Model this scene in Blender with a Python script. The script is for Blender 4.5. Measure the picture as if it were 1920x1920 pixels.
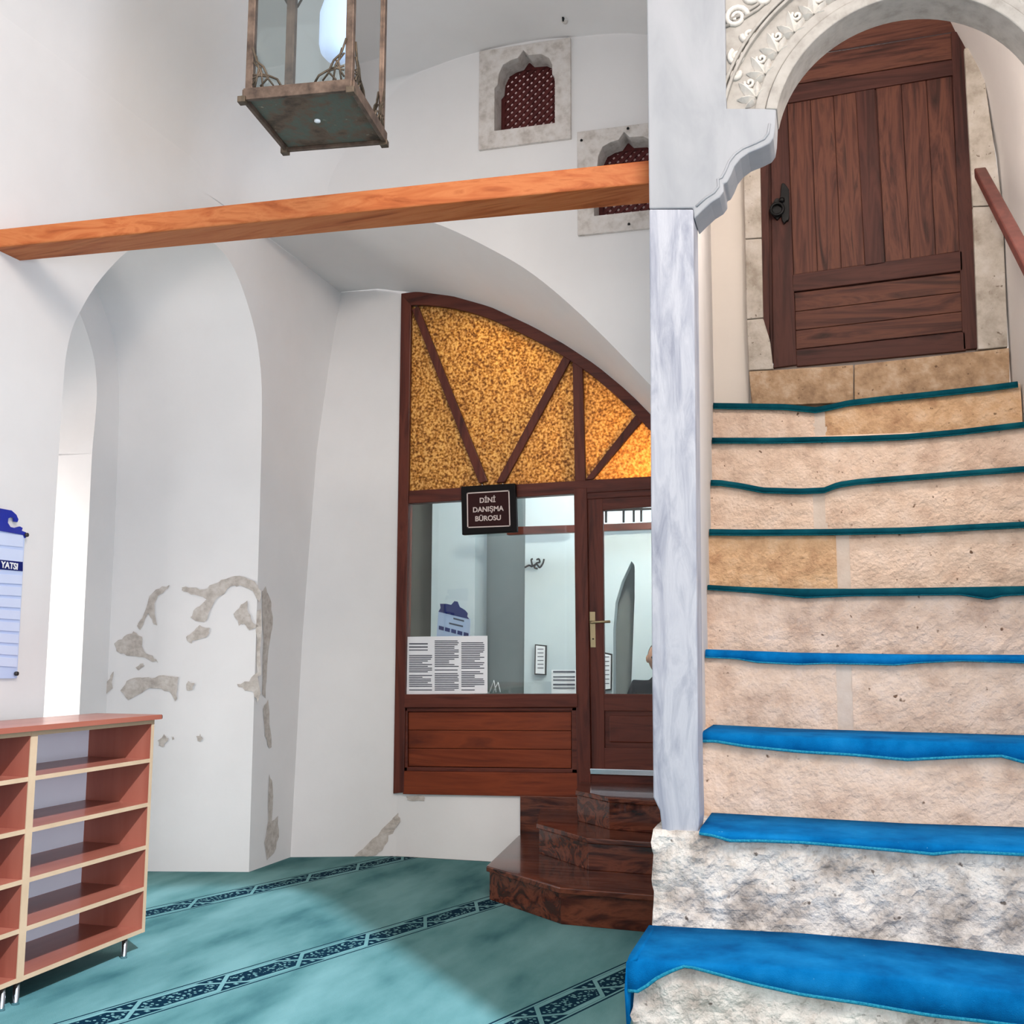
import bpy, math, random
import numpy as np
from mathutils import Vector, Matrix, noise
from mathutils.geometry import tessellate_polygon
random.seed(7)
C = bpy.context.scene.collection
for o in list(bpy.data.objects): bpy.data.objects.remove(o)

# ------------------------------------------------------------------ camera
F_PX, PITCH, ROLL, YAW, EYE = 2050.0, math.radians(7.45), math.radians(.25), math.radians(16), 1.4
cam_d = bpy.data.cameras.new('camera'); cam = bpy.data.objects.new('camera', cam_d); C.objects.link(cam)
cam_d.sensor_width = 36; cam_d.sensor_fit = 'HORIZONTAL'; cam_d.lens = 36*F_PX/1920; cam_d.clip_start = .05
cam.matrix_world = (Matrix.Translation((0, 0, EYE)) @ Matrix.Rotation(YAW, 4, 'Z')
                    @ Matrix.Rotation(math.pi/2+PITCH, 4, 'X') @ Matrix.Rotation(ROLL, 4, 'Z'))
bpy.context.scene.camera = cam

# ------------------------------------------------------------------ light
sc = bpy.context.scene
vs = sc.view_settings
vs.view_transform = 'Standard'; vs.look = 'None'; vs.gamma = 1; vs.use_curve_mapping = False; vs.exposure = 0.68
w = bpy.data.worlds.new('hall_light'); sc.world = w; w.use_nodes = True
w.node_tree.nodes['Background'].inputs[0].default_value = (.97, .98, 1.0, 1)
w.node_tree.nodes['Background'].inputs[1].default_value = 1.02
def area(name, loc, target, sx, sy, power, col):
    d = bpy.data.lights.new(name, 'AREA'); d.shape = 'RECTANGLE'; d.size = sx; d.size_y = sy; d.energy = power; d.color = col
    o = bpy.data.objects.new(name, d); C.objects.link(o); o.location = loc
    o.rotation_euler = (Vector(target)-Vector(loc)).to_track_quat('-Z', 'Y').to_euler(); return o
# frontal fill added to light the stairs, then side door daylight
area('front_fill', (.2, -3.2, 1.5), (.1, 5.0, 1.5), 1.5, 2.3, 85, (.96, .98, 1.0))
area('side_door_daylight', (3.5, -1.1, 1.3), (-3.4, 4.2, .8), .9, 2.0, 125, (.70, .80, 1.0))
# sky light falling through a high window behind the camera
_l = bpy.data.lights.new('high_window_light', 'SPOT'); _l.energy = 7200; _l.color = (.72, .86, 1.0); _l.shadow_soft_size = .09; _l.spot_size = math.radians(14.5); _l.spot_blend = .25
_o = bpy.data.objects.new('high_window_light', _l); C.objects.link(_o); _o.location = (3.7, -1.05, 9.0)
_o.rotation_euler = (Vector((-2.5, 4.35, 0))-_o.location).to_track_quat('-Z', 'Y').to_euler()
# lamp of the stairwell behind the portal arch, and chandelier light of the hall
_l = bpy.data.lights.new('stair_lamp', 'POINT'); _l.energy = 66; _l.color = (1, .88, .77); _l.shadow_soft_size = .15
_o = bpy.data.objects.new('stair_lamp', _l); C.objects.link(_o); _o.location = (.4, 5.15, 4.75)
area('chandelier_light', (.9, .3, 5.6), (0.1, 6.0, 2.2), 1.6, 1.6, 120, (1.0, .86, .74))
# window of the passage behind the left archway
area('passage_window_light', (-5.75, 5.3, 1.5), (-4.9, 6.3, 1.3), .8, 1.4, 26, (1.0, .93, .88))
# office lamps
area('office_ceiling_light', (-1.9, 8.1, 4.0), (-2.0, 8.3, 1.5), 1.2, .8, 34, (.86, .95, 1.0))
_l = bpy.data.lights.new('office_bulb', 'POINT'); _l.energy = 48; _l.color = (1, .96, .86); _l.shadow_soft_size = .06
_o = bpy.data.objects.new('office_bulb', _l); C.objects.link(_o); _o.location = (-1.16, 7.60, 2.70)

# ------------------------------------------------------------------ pixels to places
def ray(px, py):
    X, Z = (px-960)/F_PX, -(py-960)/F_PX
    cr, sr = math.cos(ROLL), math.sin(ROLL); X, Z = cr*X-sr*Z, sr*X+cr*Z
    c, s = math.cos(PITCH), math.sin(PITCH); y = c-s*Z; z = s+c*Z
    cy, sy = math.cos(YAW), math.sin(YAW)
    return (X*cy-y*sy, X*sy+y*cy, z)
def ony(p, Y): d = ray(*p); t = Y/d[1]; return Vector((t*d[0], Y, EYE+t*d[2]))
def onz(p, z): d = ray(*p); t = (z-EYE)/d[2]; return Vector((t*d[0], t*d[1], z))
def onw0(p, off=0.0):          # on the left wall
    d = ray(*p); k = .0227; t = (-3.69+off-4.6*k)/(d[0]-k*d[1]); return Vector((t*d[0], t*d[1], EYE+t*d[2]))
def x0(Y): return -3.69+.0227*(Y-4.6)

# ------------------------------------------------------------------ materials
MATS = {}
def nt(name):
    m = bpy.data.materials.new(name); m.use_nodes = True; t = m.node_tree; MATS[name] = m
    return m, t, t.nodes, t.links, t.nodes['Principled BSDF']
def srgb(r, g, b):
    f = lambda c: c/12.92 if c <= .04045 else ((c+.055)/1.055)**2.4
    return (f(r/255), f(g/255), f(b/255), 1)
def M(name, cols, scale=(1, 1, 1), nscale=3, detail=5, pos=None, rough=.8, bump=.15, bscale=60, bdist=.004, metal=0, dist=0,
      spots=None, coat=0, spec=.5, trans=0):
    m, t, N, L, b = nt(name)
    tc = N.new('ShaderNodeTexCoord'); mp = N.new('ShaderNodeMapping'); mp.inputs['Scale'].default_value = scale
    L.new(tc.outputs['Object'], mp.inputs[0])
    n = N.new('ShaderNodeTexNoise'); n.inputs['Scale'].default_value = nscale; n.inputs['Detail'].default_value = detail
    n.inputs['Distortion'].default_value = dist; n.inputs['Roughness'].default_value = .6
    L.new(mp.outputs[0], n.inputs['Vector'])
    r = N.new('ShaderNodeValToRGB'); L.new(n.outputs['Fac'], r.inputs[0])
    pos = pos or [.3+.4*i/max(1, len(cols)-1) for i in range(len(cols))]
    while len(r.color_ramp.elements) < len(cols): r.color_ramp.elements.new(.5)
    for e, p, c in zip(r.color_ramp.elements, pos, cols): e.position = p; e.color = srgb(*c)
    out = r.outputs[0]
    if spots:
        s = N.new('ShaderNodeTexNoise'); s.inputs['Scale'].default_value = spots[0]; s.inputs['Detail'].default_value = 3
        L.new(tc.outputs['Object'], s.inputs['Vector'])
        sr = N.new('ShaderNodeValToRGB'); sr.color_ramp.elements[0].position = spots[1]; sr.color_ramp.elements[1].position = spots[1]+.06
        L.new(s.outputs['Fac'], sr.inputs[0])
        mx = N.new('ShaderNodeMixRGB'); mx.inputs[2].default_value = srgb(*spots[2])
        L.new(sr.outputs[0], mx.inputs[0]); L.new(out, mx.inputs[1]); out = mx.outputs[0]
    L.new(out, b.inputs['Base Color'])
    if bump:
        bn = N.new('ShaderNodeTexNoise'); bn.inputs['Scale'].default_value = bscale; bn.inputs['Detail'].default_value = 5
        L.new(tc.outputs['Object'] if scale == (1, 1, 1) else mp.outputs[0], bn.inputs['Vector'])
        bp = N.new('ShaderNodeBump'); bp.inputs['Strength'].default_value = bump; bp.inputs['Distance'].default_value = bdist
        L.new(bn.outputs['Fac'], bp.inputs['Height']); L.new(bp.outputs[0], b.inputs['Normal'])
    b.inputs['Roughness'].default_value = rough; b.inputs['Metallic'].default_value = metal
    b.inputs['Coat Weight'].default_value = coat; b.inputs['Specular IOR Level'].default_value = spec
    return m
M('plaster', [(222, 219, 218), (229, 226, 225)], nscale=1.5, rough=.9, bump=.12, bscale=14, bdist=.01)
M('plaster_warm', [(224, 216, 208), (231, 223, 215)], nscale=1.5, rough=.9, bump=.12, bscale=14, bdist=.01)
M('plaster_worn', [(164, 154, 146), (188, 179, 171), (203, 196, 190)], nscale=22, rough=.95, bump=.6, bscale=70, bdist=.006)
M('gallery_wall', [(176, 150, 148), (188, 162, 158)], nscale=3, rough=.9, bump=0)
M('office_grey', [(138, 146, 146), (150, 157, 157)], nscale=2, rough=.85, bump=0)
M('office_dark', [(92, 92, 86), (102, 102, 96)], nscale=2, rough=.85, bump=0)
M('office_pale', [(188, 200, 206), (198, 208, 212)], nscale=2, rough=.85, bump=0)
M('marble', [(116, 122, 140), (158, 162, 176), (184, 187, 197), (164, 168, 182)], scale=(5, 5, .9), nscale=3.2, detail=7, dist=.8,
  pos=[.22, .42, .58, .8], rough=.5, bump=.25, bscale=30, bdist=.003)
M('marble_smooth', [(144, 148, 155), (158, 161, 167), (166, 168, 174)], scale=(2, 2, .8), nscale=2, detail=5, dist=.5, rough=.55, bump=.12, bscale=24)
M('marble_leaf', [(206, 202, 196), (214, 210, 204)], nscale=30, rough=.6, bump=0)
M('marble_carved', [(146, 141, 134), (168, 163, 157), (178, 174, 168)], nscale=14, rough=.6, bump=.2, bscale=60, bdist=.003)
M('stone_pink', [(198, 168, 148), (226, 200, 180), (236, 214, 198)], nscale=7, detail=9, rough=.95, bump=.9, bscale=55, bdist=.012, spots=(26, .70, (120, 92, 74)))
M('stone_tan', [(182, 142, 108), (214, 176, 138), (226, 196, 166)], nscale=9, detail=9, rough=.95, bump=.9, bscale=55, bdist=.012, spots=(28, .70, (112, 84, 62)))
M('stone_grey', [(140, 130, 122), (194, 184, 176), (228, 221, 214), (240, 236, 230)], nscale=8, detail=10, pos=[.28, .42, .55, .7], rough=.95, bump=1, bscale=45, bdist=.02,
  spots=(24, .67, (108, 98, 92)))
M('stone_frame', [(176, 166, 158), (206, 198, 192), (216, 210, 206)], nscale=16, detail=8, rough=.9, bump=.5, bscale=60, bdist=.006, spots=(40, .7, (150, 140, 132)))
M('stone_jamb', [(150, 140, 128), (186, 178, 168), (204, 198, 192)], nscale=6, detail=8, rough=.9, bump=.5, bscale=60, bdist=.008, spots=(30, .68, (120, 108, 96)))
M('stone_sill', [(140, 112, 88), (176, 146, 116), (196, 172, 148)], nscale=10, detail=9, rough=.95, bump=.8, bscale=50, bdist=.01, spots=(28, .68, (104, 80, 60)))
M('mortar', [(206, 188, 174), (220, 206, 194)], nscale=10, rough=.95, bump=.4, bscale=60)
def wood(name, axis, cols, rough=.42, nscale=7, coat=.05, dist=1.2, bump=.12, stretch=.09):
    s = [1.6]*3; s['XYZ'.index(axis)] = stretch*1.6
    M(name, cols, scale=tuple(s), nscale=nscale, detail=7, dist=dist, rough=rough, bump=bump, bscale=40, coat=coat, bdist=.003, spec=.25)
RED = [(46, 16, 11), (80, 34, 24), (96, 45, 32), (70, 29, 20)]
for a in 'XYZ': wood('red_wood_'+a, a, RED)
for a in 'XZ': wood('panel_wood_'+a, a, [(64, 20, 8), (104, 42, 18), (124, 54, 26), (90, 35, 15)], nscale=5)
for a in 'XYZ': wood('step_wood_'+a, a, [(28, 9, 6), (62, 26, 17), (104, 54, 36), (54, 21, 14)], rough=.22, coat=.4, nscale=5, dist=2.6, stretch=.13)
DOOR = [(34, 17, 15), (60, 31, 27), (76, 42, 35), (50, 26, 23)]
for a in 'XZ': wood('door_wood_'+a, a, DOOR, nscale=5, rough=.6, coat=0, dist=1.6)
for a in 'XZ': wood('door_plank_'+a, a, [(38, 21, 18), (72, 40, 33), (96, 58, 45), (58, 33, 28)], nscale=6, rough=.6, coat=0, dist=2)
wood('beam_wood', 'X', [(146, 72, 32), (178, 96, 50), (192, 114, 66), (162, 83, 38)], rough=.55, nscale=9, coat=0)
wood('lattice_wood', 'Z', [(70, 26, 26), (96, 42, 40)], rough=.7)
wood('rail_wood', 'Y', [(86, 46, 42), (112, 64, 58)], rough=.5)
for a in 'YZ': wood('cabinet_wood_'+a, a, [(128, 66, 52), (142, 79, 63), (152, 89, 72)], rough=.35, nscale=4, dist=.6, coat=.2, bump=.03)
M('edge_band', [(172, 144, 116), (182, 154, 126)], nscale=8, rough=.5, bump=.05)
M('white_board', [(232, 236, 246), (238, 242, 250)], nscale=2, rough=.5, bump=0)
M('chrome', [(190, 196, 204), (200, 206, 212)], rough=.2, metal=1, bump=0)
M('dark_plastic', [(40, 36, 36), (52, 48, 46)], rough=.5, bump=0)
M('black_iron', [(7, 7, 9), (12, 13, 15)], nscale=20, rough=.45, metal=0, bump=.3, spec=.2)
M('bronze', [(56, 48, 38), (88, 76, 62), (110, 95, 80)], nscale=18, rough=.5, metal=.6, bump=.4, bscale=80)
M('copper_frame', [(66, 52, 44), (98, 80, 68), (120, 100, 86)], nscale=20, rough=.5, metal=.5, bump=.2)
M('bronze_base', [(66, 54, 44), (104, 84, 68), (88, 98, 88), (112, 88, 72)], nscale=11, detail=8, rough=.6, metal=.35, bump=.5, bscale=50, spots=(34, .68, (150, 148, 130)))
M('brass', [(168, 150, 116), (190, 172, 136)], rough=.35, metal=.8, bump=0)
M('rug_lit_blue', [(2, 86, 150), (6, 114, 184), (24, 134, 204)], nscale=5, detail=8, rough=1, bump=1, bscale=400, bdist=.004, spec=.05, spots=(60, .74, (96, 168, 206)))  # stair carpet on the lower steps, daylight put into its blue
M('rug_dim_teal', [(6, 58, 72), (10, 74, 90), (20, 90, 104)], nscale=5, detail=8, rough=1, bump=1, bscale=400, bdist=.004, spec=.05)  # same carpet higher up, the dim light put into its colour
M('rug_edge_lit', [(20, 120, 160), (60, 170, 200)], nscale=120, rough=1, bump=1, bscale=300, spec=.05)
M('rug_edge_dim', [(10, 84, 98), (34, 120, 134)], nscale=120, rough=1, bump=1, bscale=300, spec=.05)
M('paper', [(226, 226, 230), (232, 232, 236)], rough=.7, bump=0)
M('board_blue', [(14, 36, 150), (20, 44, 164)], rough=.35, bump=0)
M('board_navy', [(14, 26, 96), (18, 30, 104)], rough=.5, bump=0, spec=.2)
M('board_pale', [(186, 200, 236), (196, 210, 240)], rough=.35, bump=0)
M('board_cell', [(204, 214, 242), (212, 222, 246)], rough=.3, bump=0)
M('print_white', [(236, 236, 238), (240, 240, 242)], rough=.6, bump=0)
M('print_ink', [(60, 62, 74), (74, 76, 88)], rough=.8, bump=0)
M('plaque_black', [(9, 5, 5), (13, 8, 8)], rough=.5, bump=0, spec=.15)
M('plaque_maroon', [(40, 12, 12), (46, 14, 14)], rough=.5, bump=0, spec=.15)
M('plaque_ink', [(196, 178, 172), (206, 190, 184)], rough=.5, bump=0)
M('jacket', [(10, 11, 17), (17, 18, 26)], nscale=20, rough=.9, bump=.3, spec=.1)
M('skin', [(170, 122, 98), (186, 138, 112)], nscale=12, rough=.6, bump=.1)
M('hair', [(36, 30, 28), (60, 52, 48)], nscale=60, rough=.8, bump=.5)
M('grey_cloth', [(70, 72, 78), (88, 90, 96)], nscale=30, rough=.9, bump=.3)
def glass(name, col, rough=0.0, fac=.12):
    m, t, N, L, b = nt(name); N.remove(b)
    tr = N.new('ShaderNodeBsdfTransparent'); tr.inputs[0].default_value = (*col, 1)
    gl = N.new('ShaderNodeBsdfGlossy'); gl.inputs['Roughness'].default_value = rough
    lw = N.new('ShaderNodeFresnel'); lw.inputs[0].default_value = 1.45
    ad = N.new('ShaderNodeMath'); ad.operation = 'MULTIPLY'; ad.inputs[1].default_value = fac*10
    L.new(lw.outputs[0], ad.inputs[0])
    mx = N.new('ShaderNodeMixShader'); L.new(ad.outputs[0], mx.inputs[0]); L.new(tr.outputs[0], mx.inputs[1]); L.new(gl.outputs[0], mx.inputs[2])
    L.new(mx.outputs[0], N['Material Output'].inputs[0]); return m
glass('clear_glass', (.93, .97, .97)); glass('lantern_glass', (.86, .92, .92), .05, .16)
def gold():
    m, t, N, L, b = nt('gold_glass')
    tc = N.new('ShaderNodeTexCoord')
    v = N.new('ShaderNodeTexNoise'); v.inputs['Scale'].default_value = 58; v.inputs['Detail'].default_value = 2; L.new(tc.outputs['Object'], v.inputs['Vector'])
    r = N.new('ShaderNodeValToRGB'); L.new(v.outputs['Fac'], r.inputs[0])
    es = r.color_ramp.elements
    es[0].position, es[0].color = .34, srgb(120, 76, 30); es[1].position, es[1].color = .64, srgb(252, 214, 140)
    e = es.new(.5); e.color = srgb(212, 156, 78)
    L.new(r.outputs[0], b.inputs['Base Color']); b.inputs['Roughness'].default_value = .22
    bp = N.new('ShaderNodeBump'); bp.inputs['Strength'].default_value = .9; bp.inputs['Distance'].default_value = .006
    L.new(v.outputs['Fac'], bp.inputs['Height']); L.new(bp.outputs[0], b.inputs['Normal'])
    tl = N.new('ShaderNodeBsdfTranslucent'); L.new(r.outputs[0], tl.inputs[0])
    mx = N.new('ShaderNodeMixShader'); mx.inputs[0].default_value = .55
    L.new(b.outputs[0], mx.inputs[1]); L.new(tl.outputs[0], mx.inputs[2]); L.new(mx.outputs[0], N['Material Output'].inputs[0])
gold()
def emis(name, col, s):
    m, t, N, L, b = nt(name); b.inputs['Base Color'].default_value = srgb(*col); b.inputs['Emission Color'].default_value = srgb(*col)
    b.inputs['Emission Strength'].default_value = s
emis('daylight_pane', (236, 242, 250), 1.1); emis('lamp_globe', (196, 214, 246), .35)
def carpet():
    m, t, N, L, b = nt('prayer_carpet')
    def mth(op, a, c=None, cl=False):
        n = N.new('ShaderNodeMath'); n.operation = op; n.use_clamp = cl
        for i, x in enumerate((a, c)):
            if x is None: continue
            if isinstance(x, (int, float)): n.inputs[i].default_value = x
            else: L.new(x, n.inputs[i])
        return n.outputs[0]
    tc = N.new('ShaderNodeTexCoord'); sx = N.new('ShaderNodeSeparateXYZ'); L.new(tc.outputs['Object'], sx.inputs[0])
    a = math.radians(19.6)
    X, Y = sx.outputs[0], sx.outputs[1]
    s = mth('SUBTRACT', mth('MULTIPLY', X, math.cos(a)), mth('MULTIPLY', Y, math.sin(a)))
    tt = mth('ADD', mth('MULTIPLY', X, math.sin(a)), mth('MULTIPLY', Y, math.cos(a)))
    P = 1.335
    sp = mth('MULTIPLY', mth('SUBTRACT', mth('FRACT', mth('ADD', mth('DIVIDE', mth('ADD', s, 3.86), P), 10.5)), .5), P)
    v = mth('DIVIDE', sp, .105); av = mth('ABSOLUTE', v)
    u = mth('FRACT', mth('ADD', mth('DIVIDE', mth('SUBTRACT', tt, 3.278), .4475), 20))
    du = mth('SUBTRACT', .5, mth('ABSOLUTE', mth('SUBTRACT', u, .5)))      # 0 at crossings
    hw = mth('MULTIPLY', mth('MULTIPLY', du, 5.5, True), .66)
    inband = mth('LESS_THAN', av, 1.0)
    line_l = mth('MULTIPLY', mth('GREATER_THAN', av, .80), mth('LESS_THAN', av, .90))
    rib = mth('LESS_THAN', mth('ABSOLUTE', mth('SUBTRACT', av, hw)), .12)
    core = mth('LESS_THAN', av, mth('SUBTRACT', hw, .22))
    ch = N.new('ShaderNodeTexVoronoi'); ch.inputs['Scale'].default_value = 52; L.new(tc.outputs['Object'], ch.inputs['Vector'])
    dots = mth('MULTIPLY', core, mth('LESS_THAN', ch.outputs['Distance'], .36))
    dot2 = mth('MULTIPLY', mth('LESS_THAN', mth('ABSOLUTE', mth('SUBTRACT', av, .52)), .1), mth('LESS_THAN', mth('ABSOLUTE', mth('SUBTRACT', du, .055)), .02))
    light = mth('MAXIMUM', mth('MAXIMUM', line_l, rib), mth('MAXIMUM', dots, dot2))
    dark = mth('MULTIPLY', inband, mth('SUBTRACT', 1.0, light, True))
    n1 = N.new('ShaderNodeTexNoise'); n1.inputs['Scale'].default_value = 2.2; n1.inputs['Detail'].default_value = 8
    mp = N.new('ShaderNodeMapping'); mp.inputs['Rotation'].default_value = (0, 0, a); mp.inputs['Scale'].default_value = (1.6, .5, 1)
    L.new(tc.outputs['Object'], mp.inputs[0]); L.new(mp.outputs[0], n1.inputs['Vector'])
    r = N.new('ShaderNodeValToRGB'); L.new(n1.outputs['Fac'], r.inputs[0]); es = r.color_ramp.elements
    es[0].position, es[0].color = .30, srgb(54, 94, 98); es[1].position, es[1].color = .66, srgb(104, 142, 143)
    e = es.new(.44); e.color = srgb(82, 122, 123)
    mx = N.new('ShaderNodeMixRGB'); L.new(dark, mx.inputs[0]); L.new(r.outputs[0], mx.inputs[1]); mx.inputs[2].default_value = srgb(6, 36, 52)
    m2 = N.new('ShaderNodeMixRGB'); L.new(mth('MULTIPLY', mth('MULTIPLY', inband, light), .25), m2.inputs[0]); L.new(mx.outputs[0], m2.inputs[1]); m2.inputs[2].default_value = srgb(120, 164, 166)
    L.new(m2.outputs[0], b.inputs['Base Color']); b.inputs['Roughness'].default_value = 1; b.inputs['Specular IOR Level'].default_value = .05
    bn = N.new('ShaderNodeTexNoise'); bn.inputs['Scale'].default_value = 320; L.new(tc.outputs['Object'], bn.inputs['Vector'])
    bp = N.new('ShaderNodeBump'); bp.inputs['Strength'].default_value = .8; bp.inputs['Distance'].default_value = .004
    L.new(bn.outputs['Fac'], bp.inputs['Height']); L.new(bp.outputs[0], b.inputs['Normal'])
carpet()

# ------------------------------------------------------------------ builders
def setp(o, label=None, cat=None, group=None, kind=None):
    if label: o['label'] = label
    if cat: o['category'] = cat
    if group: o['group'] = group
    if kind: o['kind'] = kind
    return o
def link(o, parent):
    C.objects.link(o)
    if parent is not None:
        o.parent = parent; o.matrix_parent_inverse = INV[parent.name]
    INV[o.name] = Matrix()          # parts stand at the world origin
    return o
INV = {}
def thing(name, loc, label, cat, group=None, kind=None):
    o = bpy.data.objects.new(name, None); o.empty_display_size = .1; C.objects.link(o); o.location = loc
    INV[o.name] = Matrix.Translation(Vector(loc)).inverted()
    return setp(o, label, cat, group, kind)
def mk(name, v, f, mat, parent=None, smooth=False, bevel=0):
    me = bpy.data.meshes.new(name); me.from_pydata([tuple(p) for p in v], [], [tuple(q) for q in f]); me.validate()
    import bmesh
    bm = bmesh.new(); bm.from_mesh(me); bmesh.ops.recalc_face_normals(bm, faces=bm.faces); bm.to_mesh(me); bm.free()
    me.materials.append(MATS[mat])
    if smooth:
        for p in me.polygons: p.use_smooth = True
    o = bpy.data.objects.new(name, me)
    if bevel:
        b = o.modifiers.new('bevel', 'BEVEL'); b.width = bevel; b.segments = 2; b.limit_method = 'ANGLE'
    return link(o, parent)
def box(name, lo, hi, mat, parent=None, bevel=0):
    (a, b, c), (d, e, f) = lo, hi
    v = [(x, y, z) for x in (a, d) for y in (b, e) for z in (c, f)]
    return mk(name, v, [(0, 1, 3, 2), (4, 6, 7, 5), (0, 4, 5, 1), (2, 3, 7, 6), (0, 2, 6, 4), (1, 5, 7, 3)], mat, parent, bevel=bevel)
def prism(name, poly, ext, mat, parent=None, holes=(), bevel=0, smooth=False):
    loops = [[Vector(p) for p in poly]]+[[Vector(p) for p in h] for h in holes]
    tris = tessellate_polygon(loops)
    flat = [p for l in loops for p in l]; n = len(flat); e = Vector(ext)
    v = flat+[p+e for p in flat]; f = []
    if not holes:
        k = len(poly); f = [tuple(range(k)), tuple(reversed(range(n, n+k)))]
    else:
        f = [t for t in tris]+[tuple(n+i for i in reversed(t)) for t in tris]
    b = 0
    for l in loops:
        k = len(l)
        for i in range(k): j = (i+1) % k; f.append((b+i, b+j, n+b+j, n+b+i))
        b += k
    return mk(name, v, f, mat, parent, bevel=bevel, smooth=smooth)
def pq(name, pts, Y, depth, mat, parent=None, bevel=.004, holes=()):   # a piece standing in the plane at depth Y
    return prism(name, [ony(p, Y) for p in pts], (0, depth, 0), mat, parent, [[ony(p, Y) for p in h] for h in holes], bevel)
def tube(name, pts, r, mat, parent=None, n=8, closed=False, caps=True):
    pts = [Vector(p) for p in pts]; v = []; f = []; K = len(pts)
    rs = r if isinstance(r, (list, tuple)) else [r]*K
    up = None
    for i, p in enumerate(pts):
        a = pts[(i-1) % K] if (closed or i > 0) else p; b = pts[(i+1) % K] if (closed or i < K-1) else p
        t = (b-a).normalized()
        if up is None: up = Vector((0, 1, 0)) if abs(t.y) < .9 else Vector((1, 0, 0))
        s = t.cross(up)
        if s.length < 1e-4: s = t.cross(Vector((.3, .5, .8)))
        s.normalize(); q = s.cross(t).normalized(); up = q
        for k in range(n): g = 2*math.pi*k/n; v.append(p+(s*math.cos(g)+q*math.sin(g))*rs[i])
    for i in range(K if closed else K-1):
        j = (i+1) % K
        for k in range(n): m = (k+1) % n; f.append((i*n+k, i*n+m, j*n+m, j*n+k))
    if caps and not closed: f += [tuple(range(n)), tuple(range((K-1)*n, K*n))]
    return mk(name, v, f, mat, parent, smooth=True)
def lathe(name, prof, c, mat, parent=None, n=20):
    v = [(c[0]+r*math.cos(2*math.pi*k/n), c[1]+r*math.sin(2*math.pi*k/n), c[2]+z) for r, z in prof for k in range(n)]
    f = [(i*n+k, i*n+(k+1) % n, (i+1)*n+(k+1) % n, (i+1)*n+k) for i in range(len(prof)-1) for k in range(n)]
    f += [tuple(range(n)), tuple(range((len(prof)-1)*n, len(prof)*n))]
    return mk(name, v, f, mat, parent, smooth=True)
def grid(name, rows, mat, parent=None, smooth=True):
    a, b = len(rows), len(rows[0])
    return mk(name, [p for r in rows for p in r], [(i*b+j, i*b+j+1, (i+1)*b+j+1, (i+1)*b+j) for i in range(a-1) for j in range(b-1)], mat, parent, smooth)
def text(name, s, size, mtx, mat, parent, bold=0.0, ext=.0012):
    cu = bpy.data.curves.new(name, 'FONT'); cu.body = s; cu.size = size; cu.align_x = 'CENTER'; cu.align_y = 'CENTER'; cu.extrude = ext; cu.offset = bold
    t = bpy.data.objects.new(name+'_t', cu); C.objects.link(t)
    me = bpy.data.meshes.new_from_object(t.evaluated_get(bpy.context.evaluated_depsgraph_get()))
    bpy.data.objects.remove(t); me.transform(mtx); me.materials.clear(); me.materials.append(MATS[mat])
    o = bpy.data.objects.new(name, me); return link(o, parent)
def interp(x, pts):
    return float(np.interp(x, [p[0] for p in pts], [p[1] for p in pts]))
def catmull(pts, n=6):
    P = [Vector(p) for p in pts]; out = []
    for i in range(len(P)-1):
        a, b, c, d = P[max(0, i-1)], P[i], P[i+1], P[min(len(P)-1, i+2)]
        for k in range(n):
            t = k/n; out.append(.5*((2*b)+(c-a)*t+(2*a-5*b+4*c-d)*t*t+(3*b-a-3*c+d)*t*t*t))
    return out+[P[-1]]

# ================================================================== SETTING
fl = box('floor', (-7.2, -1.5, -.12), (3.6, 9.8, -.012), 'mortar'); setp(fl, 'floor under the teal carpet', 'floor', kind='structure')
# prayer carpet
cp = prism('prayer_carpet', [(-7, -1.4, -.012), (3.5, -1.4, -.012), (3.5, 3.9, -.012), (-.70, 3.9, -.012), (-.70, 5.5, -.012), (-.83, 5.5, -.012), (-.83, 7.37, -.012), (-3.66, 7.37, -.012), (-3.66, 6.7, -.012), (-7, 6.2, -.012)], (0, 0, .012), 'prayer_carpet')
setp(cp, 'teal prayer carpet with dark patterned stripes covering the floor', 'carpet')

# unseen pier added right of the camera to cast the floor's shadow edge
pr = box('shadow_caster', (.86, 2.0, 0), (2.4, 2.75, 7.2), 'plaster'); setp(pr, 'added unseen white plastered pier casting the shadow edge on the floor', 'shadow caster', kind='structure')
wf = box('light_blocker', (-3.8, -1.7, 0), (-.45, -1.5, 5.2), 'plaster'); setp(wf, 'added white plastered wall behind the viewer, shading the left archway', 'wall', kind='structure')  # unseen wall added to keep frontal light off the archway reveal
# --- left wall with its archway
ARCH = [(4.585, 0, 0), (4.585, 1.3, 0), (4.585, 2.6, 0), (4.607, 2.98, 0), (4.70, 3.20, 0), (4.85, 3.42, 0), (5.08, 3.66, 0), (5.4, 3.87, 0), (5.7, 3.97, 0), (5.95, 3.97, 0),
        (6.16, 3.87, 0), (6.36, 3.64, 0), (6.47, 3.42, 0), (6.53, 3.1, 0), (6.55, 2.4, 0), (6.56, 1.2, 0), (6.57, 0, 0)]
arc = [(p.x, p.y) for p in catmull(ARCH, 5)]
W = lambda y, z, dx=0: Vector((x0(y)+dx, y, z))
outer = [W(-1.5, 0)]+[W(y, z) for y, z in arc]+[W(7.12, 0), W(7.2, 1.5), W(7.34, 2.9), W(7.5, 3.6), W(7.68, 4.25), W(6.5, 4.27), W(6.5, 5.0), W(-1.5, 5.0)]
wl = thing('wall_left', (x0(2), 2, 0), 'white plastered left wall with a tall archway through it', 'wall', kind='structure')
tr = tessellate_polygon([outer]); mk('wall_face', outer, [t for t in tr], 'plaster', wl)
SK = (-.94, -.26)                                         # depth of the passage
rows = [[Vector((x0(y)+SK[0]*k/4, y+SK[1]*k/4*(1 if y > 5.5 else .3), z)) for y, z in arc] for k in range(5)]
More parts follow.
